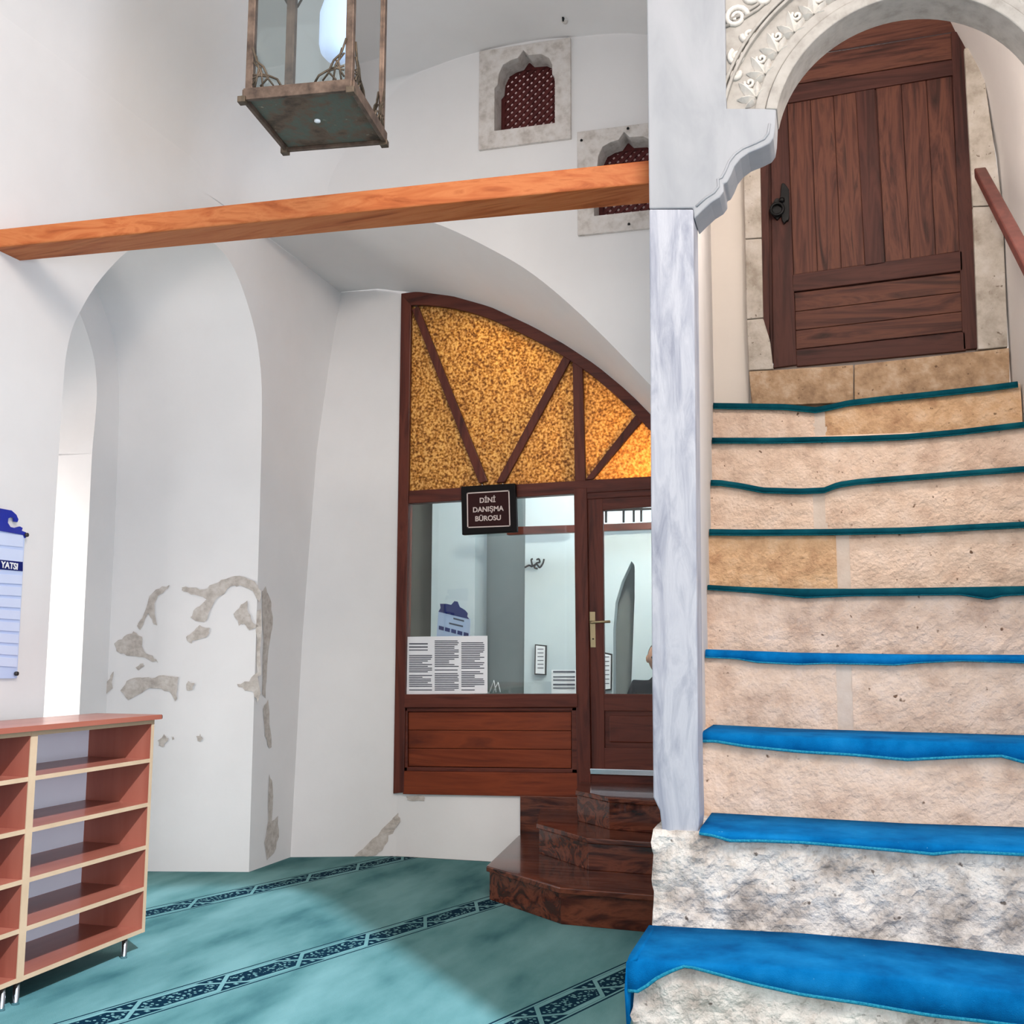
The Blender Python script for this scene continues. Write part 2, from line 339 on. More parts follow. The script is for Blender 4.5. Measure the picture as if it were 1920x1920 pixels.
grid('arch_reveal', rows, 'plaster', wl)
back = rows[-1]
inner = []
for p in back:
    q = p.copy(); c = Vector((p.x, 5.35, min(p.z, 2.6))); d = (c-q); d.x = 0
    if d.length > 0: q += d.normalized()*.27
    if p.z < .01: q.z = 0
    inner.append(q)
inner = [Vector((p.x-.001, p.y, p.z)) for p in inner]
grid('inner_arch_face', [back, inner], 'plaster', wl, smooth=False)
SPR = 2.72
i2 = [Vector((-5.75, min(max(q.y, 4.75), inner[-1].y), min(q.z, SPR-.42) if q.z > SPR else q.z*(SPR-.42)/SPR)) for q in inner]
low = [i for i, q in enumerate(inner) if q.z > SPR and q.y > 5.3]
cut = max(low)
jr = [Vector((q.x, q.y, q.z)) for q in inner[cut:]]; 
grid('window_jamb', [jr, [Vector((-5.75, q.y, q.z if k else min(q.z, SPR-.42))) for k, q in enumerate(jr)]], 'plaster', wl, smooth=False)
sf = inner[:cut+1]; sf2 = [Vector((-5.75, q.y, min(q.z, SPR-.42))) for q in sf]
grid('window_soffit', [sf, sf2], 'plaster', wl, smooth=True)
# peeled plaster on the archway reveal and the pier, thin worn layers
right = sorted((z, y) for y, z in arc if y > 6.2)
def onrev(p):   # on the far reveal of the archway
    u = Vector((SK[0], SK[1], 0)).normalized(); n = Vector((-u.y, u.x, 0)); n = n if n.y > 0 else -n
    d = Vector(ray(*p)); o = Vector((0, 0, EYE)); yy = 6.56
    for _ in range(3):
        a = Vector((x0(yy), yy, 0)); q = o+d*(n.dot(a-o)/n.dot(d)); yy = interp(q.z, right)
    return q-n*.006
def ragged(pts, k=3, amp=2.0):
    out = []
    for i, p in enumerate(pts):
        q = pts[(i+1) % len(pts)]
        for j in range(k):
            t = j/k; out.append((p[0]+(q[0]-p[0])*t+random.uniform(-amp, amp), p[1]+(q[1]-p[1])*t+random.uniform(-amp, amp)))
    return out
PATCH = [[(268, 1160), (282, 1118), (300, 1102), (318, 1097), (312, 1108), (296, 1118), (290, 1140), (294, 1172), (286, 1168), (280, 1150), (262, 1182), (256, 1172)],
         [(340, 1100), (362, 1102), (385, 1106), (400, 1094), (425, 1084), (450, 1080), (478, 1090), (489, 1110), (487, 1128), (476, 1110), (452, 1098), (434, 1100), (412, 1118), (396, 1140), (388, 1164), (374, 1166), (358, 1158), (362, 1144), (376, 1138), (386, 1122), (366, 1116), (344, 1108)],
         [(374, 1172), (392, 1178), (392, 1192), (372, 1198), (358, 1206), (348, 1196), (362, 1186)],
         [(452, 1132), (464, 1128), (467, 1148), (474, 1166), (484, 1174), (468, 1182), (458, 1168), (448, 1172), (440, 1152)],
         [(216, 1206), (234, 1192), (252, 1184), (266, 1196), (270, 1220), (288, 1230), (298, 1242), (282, 1238), (262, 1230), (240, 1228), (220, 1222)],
         [(228, 1296), (238, 1278), (262, 1270), (284, 1272), (306, 1264), (336, 1270), (334, 1294), (330, 1316), (322, 1298), (304, 1292), (282, 1290), (262, 1304), (240, 1312)],
         [(352, 1278), (364, 1280), (362, 1292), (350, 1294)], [(297, 1388), (308, 1378), (316, 1386), (308, 1400), (298, 1398)], [(322, 1382), (328, 1384), (324, 1388)],
         [(368, 1382), (376, 1376), (382, 1384), (374, 1390)], [(192, 1296), (208, 1270), (212, 1258), (210, 1290), (196, 1310), (190, 1318)], [(254, 1250), (268, 1244), (270, 1250), (258, 1258)],
         [(446, 1284), (466, 1276), (484, 1262), (488, 1300), (484, 1320), (474, 1298), (458, 1294)], [(480, 1150), (489, 1140), (490, 1262), (484, 1268), (482, 1200)]]
for P_ in PATCH:
    pts = [onrev(p) for p in ragged(P_)]
    mk('peeled_plaster', pts, [t for t in tessellate_polygon([pts])], 'plaster_worn', wl)
for P_ in [[(492, 1110), (498, 1100), (508, 1130), (512, 1170), (506, 1200), (500, 1260), (497, 1310), (492, 1300), (494, 1200)], [(494, 1330), (502, 1310), (508, 1380), (510, 1402), (504, 1404), (498, 1380)],
           [(504, 1452), (512, 1470), (510, 1540), (522, 1530), (522, 1570), (514, 1600), (500, 1612), (496, 1580), (504, 1540)]]:
    pts = [onw0(p, .004) for p in ragged(P_, 3, 1.2)]
    mk('peeled_plaster', pts, [t for t in tessellate_polygon([pts])], 'plaster_worn', wl)

# --- back wall over the big arch, and the vault, merging smoothly on the left
FRONT = [(-3.66, 4.27), (-3.3, 4.30), (-2.9, 4.305), (-2.6, 4.28), (-2.385, 4.217), (-2.05, 4.03), (-1.73, 3.81), (-1.383, 3.48), (-1.0, 3.05), (-.86, 2.86), (-.80, 2.7)]
BACK = [(-3.63, 4.25), (-2.98, 4.13), (-2.816, 4.10), (-2.564, 4.045), (-2.276, 3.94), (-1.954, 3.765), (-1.719, 3.615), (-1.489, 3.445), (-1.264, 3.24), (-1.129, 3.09), (-.86, 2.78), (-.80, 2.7)]
fc = [(p.x, p.y) for p in catmull([(a, b, 0) for a, b in FRONT], 5)]
WO = (-2.097, 4.685); WW, WH = .62, .69                       # upper window, lower left corner on the wall
WIN = [WO, (WO[0]+.662, WO[1]-.655)]
holes = [[(x+.05, 6.5, z+.05), (x+WW-.05, 6.5, z+.05), (x+WW-.05, 6.5, z+WH-.03), (x+.05, 6.5, z+WH-.03)] for x, z in WIN]
wbk = thing('wall_back', (-2, 6.5, 4.2), 'white plastered back wall above the wide arch', 'wall', kind='structure')
loops = [[Vector((x, 6.5, z)) for x, z in fc]+[Vector((-.74, 6.5, 2.7)), Vector((-.74, 6.5, 5.7)), Vector((-3.9, 6.5, 5.7)), Vector((-3.9, 6.5, 4.27))]]+[[Vector(p) for p in h] for h in holes]
mk('wall_face', [p for l in loops for p in l], [t for t in tessellate_polygon(loops)], 'plaster', wbk)
xs = [x for x, z in fc]
fz = lambda x: interp(x, fc); bz = lambda x: interp(x, BACK)-.035*max(0.0, min(1.0, (x+3.2)/.2))
rows = []
for k in range(7):
    t = k/6; row = []
    for x in xs:
        yb = interp(x, [(-3.63, 7.68), (-2.98, 7.36)]); row.append((x, 6.5+(yb-6.5)*t, fz(x)*(1-t)+bz(x)*t))
    rows.append(row)
grid('arch_soffit', rows, 'plaster', wbk)
vpts = catmull([(-3.655, 4.1, 0), (-3.655, 4.27, 0), (-3.65, 4.45, 0), (-3.60, 4.66, 0), (-3.46, 4.85, 0), (-3.2, 5.03, 0), (-2.785, 5.228, 0), (-2.4, 5.335, 0), (-2.1, 5.385, 0), (-1.75, 5.405, 0), (-1.48, 5.388, 0), (-.99, 5.328, 0), (-.24, 5.05, 0)], 5)[5:]
prof = []
for i_, p in enumerate(vpts):
    d_ = (vpts[min(i_+1, len(vpts)-1)]-vpts[max(i_-1, 0)]).normalized(); prof.append((p.x, p.y, d_.y, -d_.x))
def rr(x): return .004+.42*max(0.0, min(1.0, (-2.5-x)/1.0))**1.3
def vsh(x, Y): return (x0(Y)-.003+3.655)*max(0.0, min(1.0, (-2.6-x)/.9))
rows = []
for Y in (3.0, 4.0, 5.0, 5.6): rows.append([(x+vsh(x, Y), Y, z) for x, z, a, b in prof])
for k in range(9):
    ph = math.pi/2*k/8; rows.append([(x+vsh(x, 6.5)+a*rr(x)*(1-math.cos(ph)), 6.5-rr(x)+rr(x)*math.sin(ph)-.001, z+b*rr(x)*(1-math.cos(ph))) for x, z, a, b in prof])
ce = grid('ceiling', rows, 'plaster'); setp(ce, 'white plastered vault curving over the back wall', 'vault', kind='structure')
# recessed wall beside and under the office front
wa = thing('wall_alcove', (-3, 7.35, 0), 'white plastered recessed wall beside and under the wooden office front', 'wall', kind='structure')
lc = [W(7.12, 0), W(7.2, 1.5), W(7.34, 2.9), W(7.5, 3.6), W(7.68, 4.26)]
rows = [[l.lerp(Vector((-2.95, 7.38, l.z)), t) for t in (0, .12, .3, .6, 1)] for l in lc]
grid('wall_face', rows, 'plaster', wa)
box('plinth_wall', (-2.98, 7.38, 0), (-.8, 7.6, .5), 'plaster', wa)
for P_ in [[(746, 1524), (750, 1540), (736, 1566), (716, 1596), (700, 1606), (664, 1606), (690, 1582), (716, 1556)], [(762, 1492), (796, 1492), (796, 1502), (764, 1500)]]:
    pts = [ony(p, 7.30 if P_[0][0] < 750 else 7.374) for p in ragged(P_, 3, 1.5)]
    if P_[0][0] < 750: pts = [ony(p, interp(ony(p, 7.3).x, [(-3.63, 7.11), (-2.95, 7.375)])-.004) for p in ragged(P_, 3, 1.5)]
    mk('peeled_plaster', pts, [t for t in tessellate_polygon([pts])], 'plaster_worn', wa)
# wall seen through the lattice windows
wu = box('wall_upper', (-2.6, 7.1, 4.35), (-.7, 7.2, 6.0), 'gallery_wall'); setp(wu, 'pale wall of the upper gallery behind the lattice windows', 'wall', kind='structure')

# --- lattice windows
OG = [(30, 30), (30, 132), (36, 140), (38, 165), (46, 186), (60, 194), (74, 197), (84, 214), (94, 200), (118, 198), (132, 186), (138, 168), (138, 146), (143, 138), (143, 30)]
OG = [(a/172*WW, .03+b*.0029) for a, b in OG]
def window(n, x, z, label):
    t = thing('window_%d' % n, (x+WW/2, 6.5, z), label, 'window', 'lattice windows in the back wall', 'structure')
    fr = [(x, 6.475, z), (x+WW, 6.475, z), (x+WW, 6.475, z+WH), (x, 6.475, z+WH)]
    og = [(x+a, 6.475, z+b) for a, b in OG]
    prism('stone_frame', fr, (0, .16, 0), 'stone_frame', t, [og], .004)
    a0, a1, b0, b1 = x+.07, x+WW-.07, z+.06, z+WH-.04
    lt = prism('lattice_frame', [(a0, 6.64, b0), (a1, 6.64, b0), (a1, 6.64, b1), (a0, 6.64, b1)], (0, .03, 0), 'lattice_wood', t, [[(a0+.06, 6.64, b0+.06), (a1-.05, 6.64, b0+.06), (a1-.05, 6.64, b1-.05), (a0+.06, 6.64, b1-.05)]])
    cx0, cx1, cz0, cz1 = a0+.04, a1-.03, b0+.04, b1-.03
    for sgn in (1, -1):
        c = -2.0
        while c < 2.0:
            # line z = cz + sgn*(x-cx)+c
            pts = []
            mx, mz = (cx0+cx1)/2, (cz0+cz1)/2
            lo, hi = cx0, cx1
            if sgn > 0: lo = max(lo, mx+(cz0-mz-c)); hi = min(hi, mx+(cz1-mz-c))
            else: lo = max(lo, mx-(cz1-mz-c)); hi = min(hi, mx-(cz0-mz-c))
            if hi-lo > .03:
                f = lambda xx: mz+sgn*(xx-mx)+c
                y = 6.645 if sgn > 0 else 6.655; hwd = .0112
                n_ = Vector((-sgn, 0, 1)).normalized()*hwd
                A, B = Vector((lo, y, f(lo))), Vector((hi, y, f(hi)))
                prism('lattice_slat', [A-n_, B-n_, B+n_, A+n_], (0, .010, 0), 'lattice_wood', t)
            c += .0545
    for px, pz in ((.03, .62), (.33, .66), (.5, .66), (.33, .03)) if n == 2 else ():
        lathe('iron_pin', [(.008, 0), (.009, .008), (.004, .014)], (x+px, 6.468, z+pz), 'black_iron', t, 8)
window(1, *WIN[0], 'stone framed ogee window with dark red lattice, high on the wall above the beam')
window(2, *WIN[1], 'stone framed lattice window partly hidden behind the beam and marble pillar')
hk = thing('wall_hook', ony((1058, 37), 6.35), 'small round metal hook plate on the vault above the lattice window', 'hook')
c = ony((1058, 37), 6.3); tube('plate', [c, c+Vector((0, .12, .05))], .022, 'stone_frame', hk, 12); tube('hook', [c+Vector((0, -.01, 0)), c+Vector((0, -.04, -.01)), c+Vector((0, -.03, -.03))], .006, 'black_iron', hk)

# ================================================================== STAIRCASE
R1, T1, D1 = .35, .46, 3.95
YK = lambda k: D1+(k-1)*T1
XL = lambda Y: -.504-(Y-4.41)*.0675            # inner face of the left side wall
BACKL = {1: [(1215, 1733), (1300, 1738), (1500, 1748), (1700, 1765), (1920, 1790)], 2: [(1315, 1522), (1500, 1532), (1700, 1543), (1920, 1550)],
         3: [(1310, 1357), (1500, 1366), (1700, 1372), (1920, 1378)], 4: [(1310, 1217), (1500, 1224), (1700, 1227), (1920, 1228)]}
TOPL = {5: [(1310, 1095), (1400, 1100), (1500, 1103), (1600, 1103), (1750, 1101), (1920, 1098)], 6: [(1315, 991), (1400, 992), (1550, 991), (1700, 988), (1800, 983), (1920, 977)],
        7: [(1322, 899), (1350, 899), (1390, 905), (1430, 913), (1500, 915), (1545, 913), (1570, 903), (1610, 897), (1700, 890), (1800, 882), (1920, 873)],
        8: [(1327, 820), (1450, 820), (1600, 817), (1700, 813), (1800, 804), (1920, 790)],
        9: [(1335, 755), (1400, 756), (1470, 757), (1530, 763), (1560, 757), (1590, 750), (1650, 743), (1750, 733), (1850, 722), (1920, 713)]}
BOTL = {1: [(1200, 1860), (1225, 1838), (1250, 1825), (1280, 1812), (1300, 1815), (1400, 1842), (1500, 1865), (1600, 1880), (1750, 1905), (1920, 1925)],
        2: [(1310, 1562), (1340, 1568), (1370, 1577), (1420, 1577), (1500, 1580), (1600, 1588), (1700, 1597), (1750, 1602), (1800, 1597), (1920, 1603)],
        3: [(1310, 1390), (1340, 1390), (1400, 1400), (1500, 1410), (1600, 1416), (1700, 1425), (1800, 1420), (1880, 1418), (1920, 1430)],
        4: [(1310, 1232), (1380, 1235), (1420, 1242), (1500, 1246), (1550, 1244), (1680, 1247), (1720, 1243), (1800, 1239), (1920, 1243)],
        5: [(1310, 1104), (1400, 1110), (1510, 1121), (1600, 1117), (1800, 1115), (1855, 1124), (1880, 1117), (1920, 1115)]}
ZP, ZB = {}, {}
for k in range(1, 10):
    if k in BACKL: ZP[k] = [(q.x, q.z) for q in (ony(p, YK(k+1)) for p in BACKL[k])]
    else: ZP[k] = [(q.x, q.z) for q in (ony(p, YK(k)) for p in TOPL[k])]
    if k in BOTL: ZB[k] = [(q.x, q.z) for q in (ony(p, YK(k)-.03) for p in BOTL[k])]
    else: ZB[k] = [(q.x, q.z) for q in (ony((p[0], p[1]+11+(k == 6)), YK(k)-.03) for p in TOPL[k])]
XR = 1.27
sx = thing('stone_staircase', (.35, 3.95, 0), 'worn stone staircase climbing to the wooden door', 'staircase')
SPLIT = {1: [], 2: [], 3: [], 4: [.07], 5: [], 6: [.10], 7: [-.02], 8: [], 9: [0.0]}
MATK = {1: ['stone_grey']*2, 2: ['stone_grey']*2, 3: ['stone_pink']*2, 4: ['stone_pink']*2, 5: ['stone_pink']*2, 6: ['stone_tan', 'stone_pink'], 7: ['stone_pink']*2, 8: ['stone_pink']*2, 9: ['stone_pink', 'stone_tan']}
def stone(name, xa, xb, k, mat, parent, rough):
    Y = YK(k); zt = lambda x: interp(x, ZP[k])-.014
    zb = lambda x: (interp(x, ZP[k-1])-.02 if k > 1 else -.01)
    nx = max(6, int((xb-xa)/.022)); nz = 16
    v = []; f = []
    for i in range(nz+1):
        for j in range(nx+1):
            x = xa+(xb-xa)*j/nx; t = i/nz; z = zb(x)*(1-t)+zt(x)*t
            e = min(t, 1-t, (j/nx)*(xb-xa)/.12, (1-j/nx)*(xb-xa)/.12)
            d = (noise.noise(Vector((x*9, k*3.1, z*9)))+.6*noise.noise(Vector((x*24, k, z*24)))+.4*noise.noise(Vector((x*52, k, z*52))))*rough
            rd = .02*max(0, (t-.86)/.14)**2
            xx = x
            if k <= 2 and xa < -.6: xx = x+(.02*noise.noise(Vector((0, k*2, z*14)))+.012*noise.noise(Vector((3, k, z*40))) if j == 0 else 0)
            v.append((xx, Y+d+rd, z))
    b = len(v); v += [(xa, Y+.16, zb(xa)), (xb, Y+.16, zb(xb)), (xb, Y+.16, zt(xb)), (xa, Y+.16, zt(xa))]
    w_ = nx+1
    f = [(i*w_+j, i*w_+j+1, (i+1)*w_+j+1, (i+1)*w_+j) for i in range(nz) for j in range(nx)]
    f += [tuple([i*w_ for i in range(nz+1)]+[b+3, b]), tuple([i*w_+nx for i in range(nz+1)]+[b+2, b+1]), tuple(list(range(nz*w_, nz*w_+w_))+[b+2, b+3]), tuple(list(range(w_))+[b+1, b]), (b, b+1, b+2, b+3)]
    return mk(name, v, f, mat, parent, smooth=False)
for k in range(1, 10):
    xl = -.685 if k <= 2 else XL(YK(k))-.03
    st = [xl]+SPLIT[k]+[XR]
    # tread body
    n = 24; top = []
    for j in range(n+1):
        x = xl+(XR-xl)*j/n; top.append((x, interp(x, ZP[k])-.016))
    body = [(x, YK(k)+.15, z) for x, z in top]+[(XR, YK(k)+.15, max(0, R1*(k-1)-.15)), (xl, YK(k)+.15, max(0, R1*(k-1)-.15))]
    stp = prism('step', body, (0, T1+.02 if k < 9 else .40, 0), MATK[k][0], sx)
    for i in range(len(st)-1):
        a, b_ = st[i]+(.035 if i else 0), st[i+1]-(.035 if i < len(st)-2 else 0)
        stone('riser_stone', a, b_, k, MATK[k][i], stp, .02 if k <= 2 else .0075)
    for s_ in SPLIT[k]:
        if k == 2: continue
        zt = interp(s_, ZP[k])-.02
        box('mortar_joint', (s_-.045, YK(k)+.004, (interp(s_, ZP[k-1])-.02)), (s_+.045, YK(k)+.12, zt), 'mortar', stp)
# --- carpet pieces, one per step; lower ones coloured as lit, upper as dim
ORD = ['lowest', 'second', 'third', 'fourth', 'fifth', 'sixth', 'seventh', 'eighth', 'topmost']
for k in range(1, 10):
    lab = ('%s carpet piece on the stone staircase, %s' % ('daylit blue' if k <= 4 else 'dimly lit teal', 'draped over the lowest step' if k == 1 else ('on the top step below the wooden door' if k == 9 else 'on the %s step from the bottom' % ORD[k-1])))
    t = thing('stair_carpet', (.3, YK(k), R1*k), lab, 'carpet', 'carpet pieces on the stone steps')
    xl = -.70 if k == 1 else XL(YK(k))+.006
    n = 60; rows = []; edge = []
    yb = YK(k)+T1-.012 if k < 9 else YK(9)+.37
    for j in range(n+1):
        x = xl+(XR-.02-xl)*j/n
        z = interp(x, ZP[k]); zb = min(interp(x, ZB[k]), z-.016); w_ = .004*noise.noise(Vector((x*6, k, 0)))
        yf = YK(k)-.034+w_
        L_ = z-zb
        prof_ = [(yb, z-.012), (yb, z), (YK(k)+.10, z), (YK(k)+.01, z-.001), (YK(k)-.018, z-.005), (yf+.004, z-min(.012, L_*.45)), (yf, z-L_*.55), (yf+.002, zb), (yf+.014, zb), (yf+.014, z-.02 if L_ > .03 else zb+.004), (YK(k)-.006, z-.014), (YK(k)+.1, z-.013)]
        rows.append([(x, y, zz) for y, zz in prof_]); edge.append((x, yf+.006, zb+.002))
    if k == 1:   # the piece folds round the side of the step
        side = []
        for q, dz in ((-.715, .03), (-.712, .12)):
            pass
    c_ = [(i*12+j, i*12+(j+1) % 12, (i+1)*12+(j+1) % 12, (i+1)*12+j) for i in range(n) for j in range(12)]+[tuple(range(12)), tuple(range(n*12, n*12+12))]
    mk('pile', [p for r in rows for p in r], c_, 'rug_lit_blue' if k <= 4 else 'rug_dim_teal', t, smooth=True)
    tube('bound_edge', edge, .0075 if k <= 3 else .005, 'rug_edge_lit' if k <= 4 else 'rug_edge_dim', t, 6)
    if k == 1:
        zc = interp(-.66, ZP[1])
        fold = [[(-.668, YK(1)-.03, zc), (-.700, YK(1)-.03, zc-.02), (-.706, YK(1)-.03, zc-.11), (-.70, YK(1)-.03, zc-.225)],
                [(-.668, YK(1)+.2, zc), (-.700, YK(1)+.2, zc-.02), (-.706, YK(1)+.2, zc-.08), (-.705, YK(1)+.2, zc-.15)],
                [(-.668, YK(1)+.42, zc), (-.700, YK(1)+.42, zc-.02), (-.704, YK(1)+.42, zc-.06), (-.705, YK(1)+.42, zc-.1)]]
        o = grid('side_fold', fold, 'rug_lit_blue', t); s_ = o.modifiers.new('solid', 'SOLIDIFY'); s_.thickness = .012; s_.offset = 0

# --- side walls, vault and back wall of the stair
pl = []
wsl = thing('wall_stair_left', (-.6, 4.7, 0), 'thin plastered side wall of the staircase beside the marble pillar', 'wall', kind='structure')
pts = [(4.60, 0), (8.2, 0), (8.2, 6.95), (6.5, 6.95), (6.5, 5.7), (4.60, 5.7)]
prism('wall_face', [(XL(y), y, z) for y, z in pts], (-.14, 0, 0), 'plaster', wsl)
YD = 7.99
vp = [(1.277, 3.0), (1.277, 3.9), (1.276, 4.765), (1.245, 5.128), (1.205, 5.45), (1.10, 5.74), (1.03, 5.913), (.932, 6.158), (.75, 6.42), (.50, 6.58), (.26, 6.62)]
vp = [(p.x, p.y) for p in catmull([(a, b, 0) for a, b in vp], 3)]
wsr = thing('wall_stair_right', (1.3, 6, 0), 'white plastered right side wall of the staircase', 'wall', kind='structure')
full = vp+[(.52-x, z) for x, z in reversed(vp[:-1]) if z > 5.2]
grid('wall_face', [[(1.277+(8.05-Y)*.012, Y, z) for z in (0, 1.5, 3, 3.9)] for Y in (4.62, 8.05)], 'plaster', wsr)
cs = grid('ceiling_stair', [[(x+(8.05-Y)*.012, Y, z) for x, z in full[3:]] for Y in (4.62, 5.5, 6.5, 7.4, 8.05)], 'plaster'); setp(cs, 'white plastered vault over the staircase', 'vault', kind='structure')
wsb = prism('wall_stair_back', [(-1.0, YD+.1, 2.6), (1.6, YD+.1, 2.6), (1.6, YD+.1, 7), (-1.0, YD+.1, 7)], (0, .1, 0), 'plaster_warm',
            holes=[[ony(p, YD+.1) for p in ((1436, 690), (1845, 650), (1822, 60), (1800, -90), (1500, -90), (1424, 60))]])
setp(wsb, 'plastered wall around the stone framed upper door', 'wall', kind='structure')
pq('wall_strip', [(1300, 380), (1404, 300), (1404, 760), (1300, 770)], YD+.07, .03, 'plaster_warm', wsb, 0)
# --- stone surround of the upper door
tr1 = thing('trim_1', ony((1640, 750), YD), 'stone jambs and sill framing the upper wooden door', 'door surround', kind='structure')
for pts, m in [([(1392, 240), (1424, 240), (1428, 445), (1397, 447)], 'stone_jamb'), ([(1397, 449), (1428, 447), (1431, 595), (1400, 598)], 'stone_jamb'), ([(1400, 600), (1431, 597), (1444, 640), (1450, 692), (1404, 694)], 'stone_jamb'),
               ([(1404, 696), (1445, 694), (1600, 684), (1600, 754), (1410, 762)], 'stone_sill'), ([(1602, 684), (1838, 658), (1892, 652), (1894, 738), (1602, 754)], 'stone_sill'),
               ([(1824, 388), (1880, 386), (1890, 650), (1834, 655)], 'stone_jamb'), ([(1808, 90), (1838, 88), (1880, 384), (1824, 386)], 'stone_jamb')]:
    pq('surround_stone', pts, YD-.035, .16, m, tr1, .006)
# --- upper door
d1 = thing('door_1', ony((1640, 690), YD), 'old reddish brown panelled wooden door at the top of the stone steps', 'door', kind='structure')
pq('door_jamb', [(1424, -60), (1440, -60), (1443, 690), (1445, 692), (1436, 640), (1427, 590)], YD, .06, 'door_wood_Z', d1)
leaf = box('door_leaf', ony((1446, 680), YD+.035), tuple(ony((1815, 100), YD+.035)+Vector((0, .03, 0))), 'door_wood_Z', d1)
for nm, pts, m in [('stile', [(1443, 100), (1472, 96), (1494, 684), (1450, 690)], 'Z'), ('stile', [(1783, 60), (1814, 56), (1838, 652), (1806, 656)], 'Z'),
                   ('rail', [(1470, 162), (1786, 112), (1788, 140), (1472, 194)], 'X'), ('rail', [(1484, 515), (1804, 470), (1806, 507), (1486, 547)], 'X'), ('rail', [(1492, 656), (1810, 622), (1812, 657), (1494, 687)], 'X'),
                   ('muntin', [(1604, 172), (1640, 166), (1660, 494), (1622, 500)], 'Z')]:
    pq(nm, pts, YD+.005, .035, 'door_wood_'+m, d1, .005)
def planks(a, b, c, d, n, horiz):
    for i in range(n):
        l = lambda p, q, t: (p[0]+(q[0]-p[0])*t, p[1]+(q[1]-p[1])*t)
        t0, t1 = i/n+.004, (i+1)/n-.004
        pts = [l(a, d, t0), l(b, c, t0), l(b, c, t1), l(a, d, t1)] if horiz else [l(a, b, t0), l(a, b, t1), l(d, c, t1), l(d, c, t0)]
        pq('plank', pts, YD+.018+random.uniform(0, .004), .02, 'door_plank_'+('X' if horiz else 'Z'), d1, .003)
planks((1476, 194), (1606, 172), (1622, 496), (1488, 515), 3, False)
planks((1642, 166), (1784, 143), (1802, 470), (1660, 492), 3, False)
planks((1490, 549), (1806, 510), (1810, 620), (1493, 655), 3, True)
planks((1440, -90), (1840, -150), (1830, 104), (1444, 166), 5, True)
HZ = [(720, 400), (760, 360), (820, 380), (900, 480), (950, 560), (955, 860), (960, 1380), (930, 1480), (870, 1500), (800, 1580), (740, 1480), (720, 1320), (640, 1420), (590, 1460), (500, 1380), (400, 1250), (400, 1080), (470, 960), (530, 850), (600, 810), (690, 850), (700, 600)]
hd = pq('door_handle', [(1420+a/16, 320+b/16) for a, b in HZ], YD-.03, .035, 'black_iron', d1, .004); hd['label'] = 'black iron latch handle'
c = ony((1457, 392), YD-.05)
tube('knocker_ring', [c+Vector((.045*math.cos(a), 0, .045*math.sin(a))) for a in [2*math.pi*i/20 for i in range(20)]], .011, 'black_iron', hd, 8, True)
lathe('boss', [(.004, -.02), (.02, -.012), (.022, 0), (.02, .012), (.004, .02)], ony((1466, 375), YD-.04), 'black_iron', hd, 12)
# --- handrail on the right
hr = thing('handrail', ony((1850, 520), 6.8), 'dark brown wooden handrail sloping down the right stair wall', 'handrail')
a, b_ = ony((1838, 324), 7.72), ony((1960, 555), 5.55)
d = (b_-a); s_ = Vector((.038, 0, 0)); u = Vector((0, 0, .038))
mk('rail', [a-s_-u, a+s_-u, a+s_+u, a-s_+u, b_-s_-u, b_+s_-u, b_+s_+u, b_-s_+u], [(0, 1, 2, 3), (4, 5, 6, 7), (0, 1, 5, 4), (1, 2, 6, 5), (2, 3, 7, 6), (3, 0, 4, 7)], 'rail_wood', hr, bevel=.008)
for t in (.72,):
    p = a+d*t; tube('bracket', [p-u, p-u-Vector((0, 0, .04)), Vector((1.285, p.y, p.z-.08))], .009, 'black_iron', hr)

# ================================================================== MARBLE PORTAL
YP = 4.43
mp = thing('marble_portal', (.386, YP, .7), 'carved white marble arch portal on pillars in front of the stone staircase', 'portal')
AC, AR = (.386, 3.547), .528
def mir(p): return Vector((2*AC[0]-p[0], p[1], p[2]))
pill = [ony(p, YP) for p in [(1217, 392), (1300, 392), (1303, 700), (1309, 1400), (1312, 1535), (1309, 1562), (1242, 1562), (1237, 1520), (1225, 1495), (1222, 1200), (1219, 700)]]
prism('pillar', pill, (0, .17, 0), 'marble', mp, bevel=.006)
prism('pillar', [mir(p) for p in pill], (0, .17, 0), 'marble', mp, bevel=.006)
CZ = [(1301.6, 410), (1315.6, 396), (1333, 380), (1349, 370), (1357, 359), (1356, 345), (1363, 342), (1370, 329), (1377, 312), (1388, 298), (1403, 287), (1427, 277), (1443, 269), (1450, 259), (1453, 241), (1455, 203)]
cor = [Vector((-.668, YP, 4.95)), ony((1217, 391), YP), ony((1299, 390), YP)]+[ony(p, YP) for p in CZ]+[ony((1362, 203), YP), Vector((-.327, YP, 4.95))]
for nm, pts in (('corbel_block', cor), ('corbel_block', [mir(p) for p in cor])):
    prism(nm, pts, (0, .19, 0), 'marble_smooth', mp, bevel=.006)
for f_ in (lambda p: p, mir):
    off = [f_(ony((p[0]-10, p[1]-9), YP-.001)) for p in CZ[1:-1]]
    tube('corbel_bead', off, .006, 'marble_smooth', mp, 6)
def arcp(R, a0=math.radians(167.8), a1=math.radians(12.2), n=40, Y=YP):
    return [Vector((AC[0]+R*math.cos(a0+(a1-a0)*i/n), Y, AC[1]+R*math.sin(a0+(a1-a0)*i/n))) for i in range(n+1)]
sp = [Vector((-.337, YP+.03, 3.695))]+arcp(AR+.02, Y=YP+.03)+[mir((-.337, YP+.03, 3.695)), mir((-.327, YP+.03, 4.95)), Vector((-.327, YP+.03, 4.95))]
prism('spandrel_panel', sp, (0, .15, 0), 'marble_carved', mp)
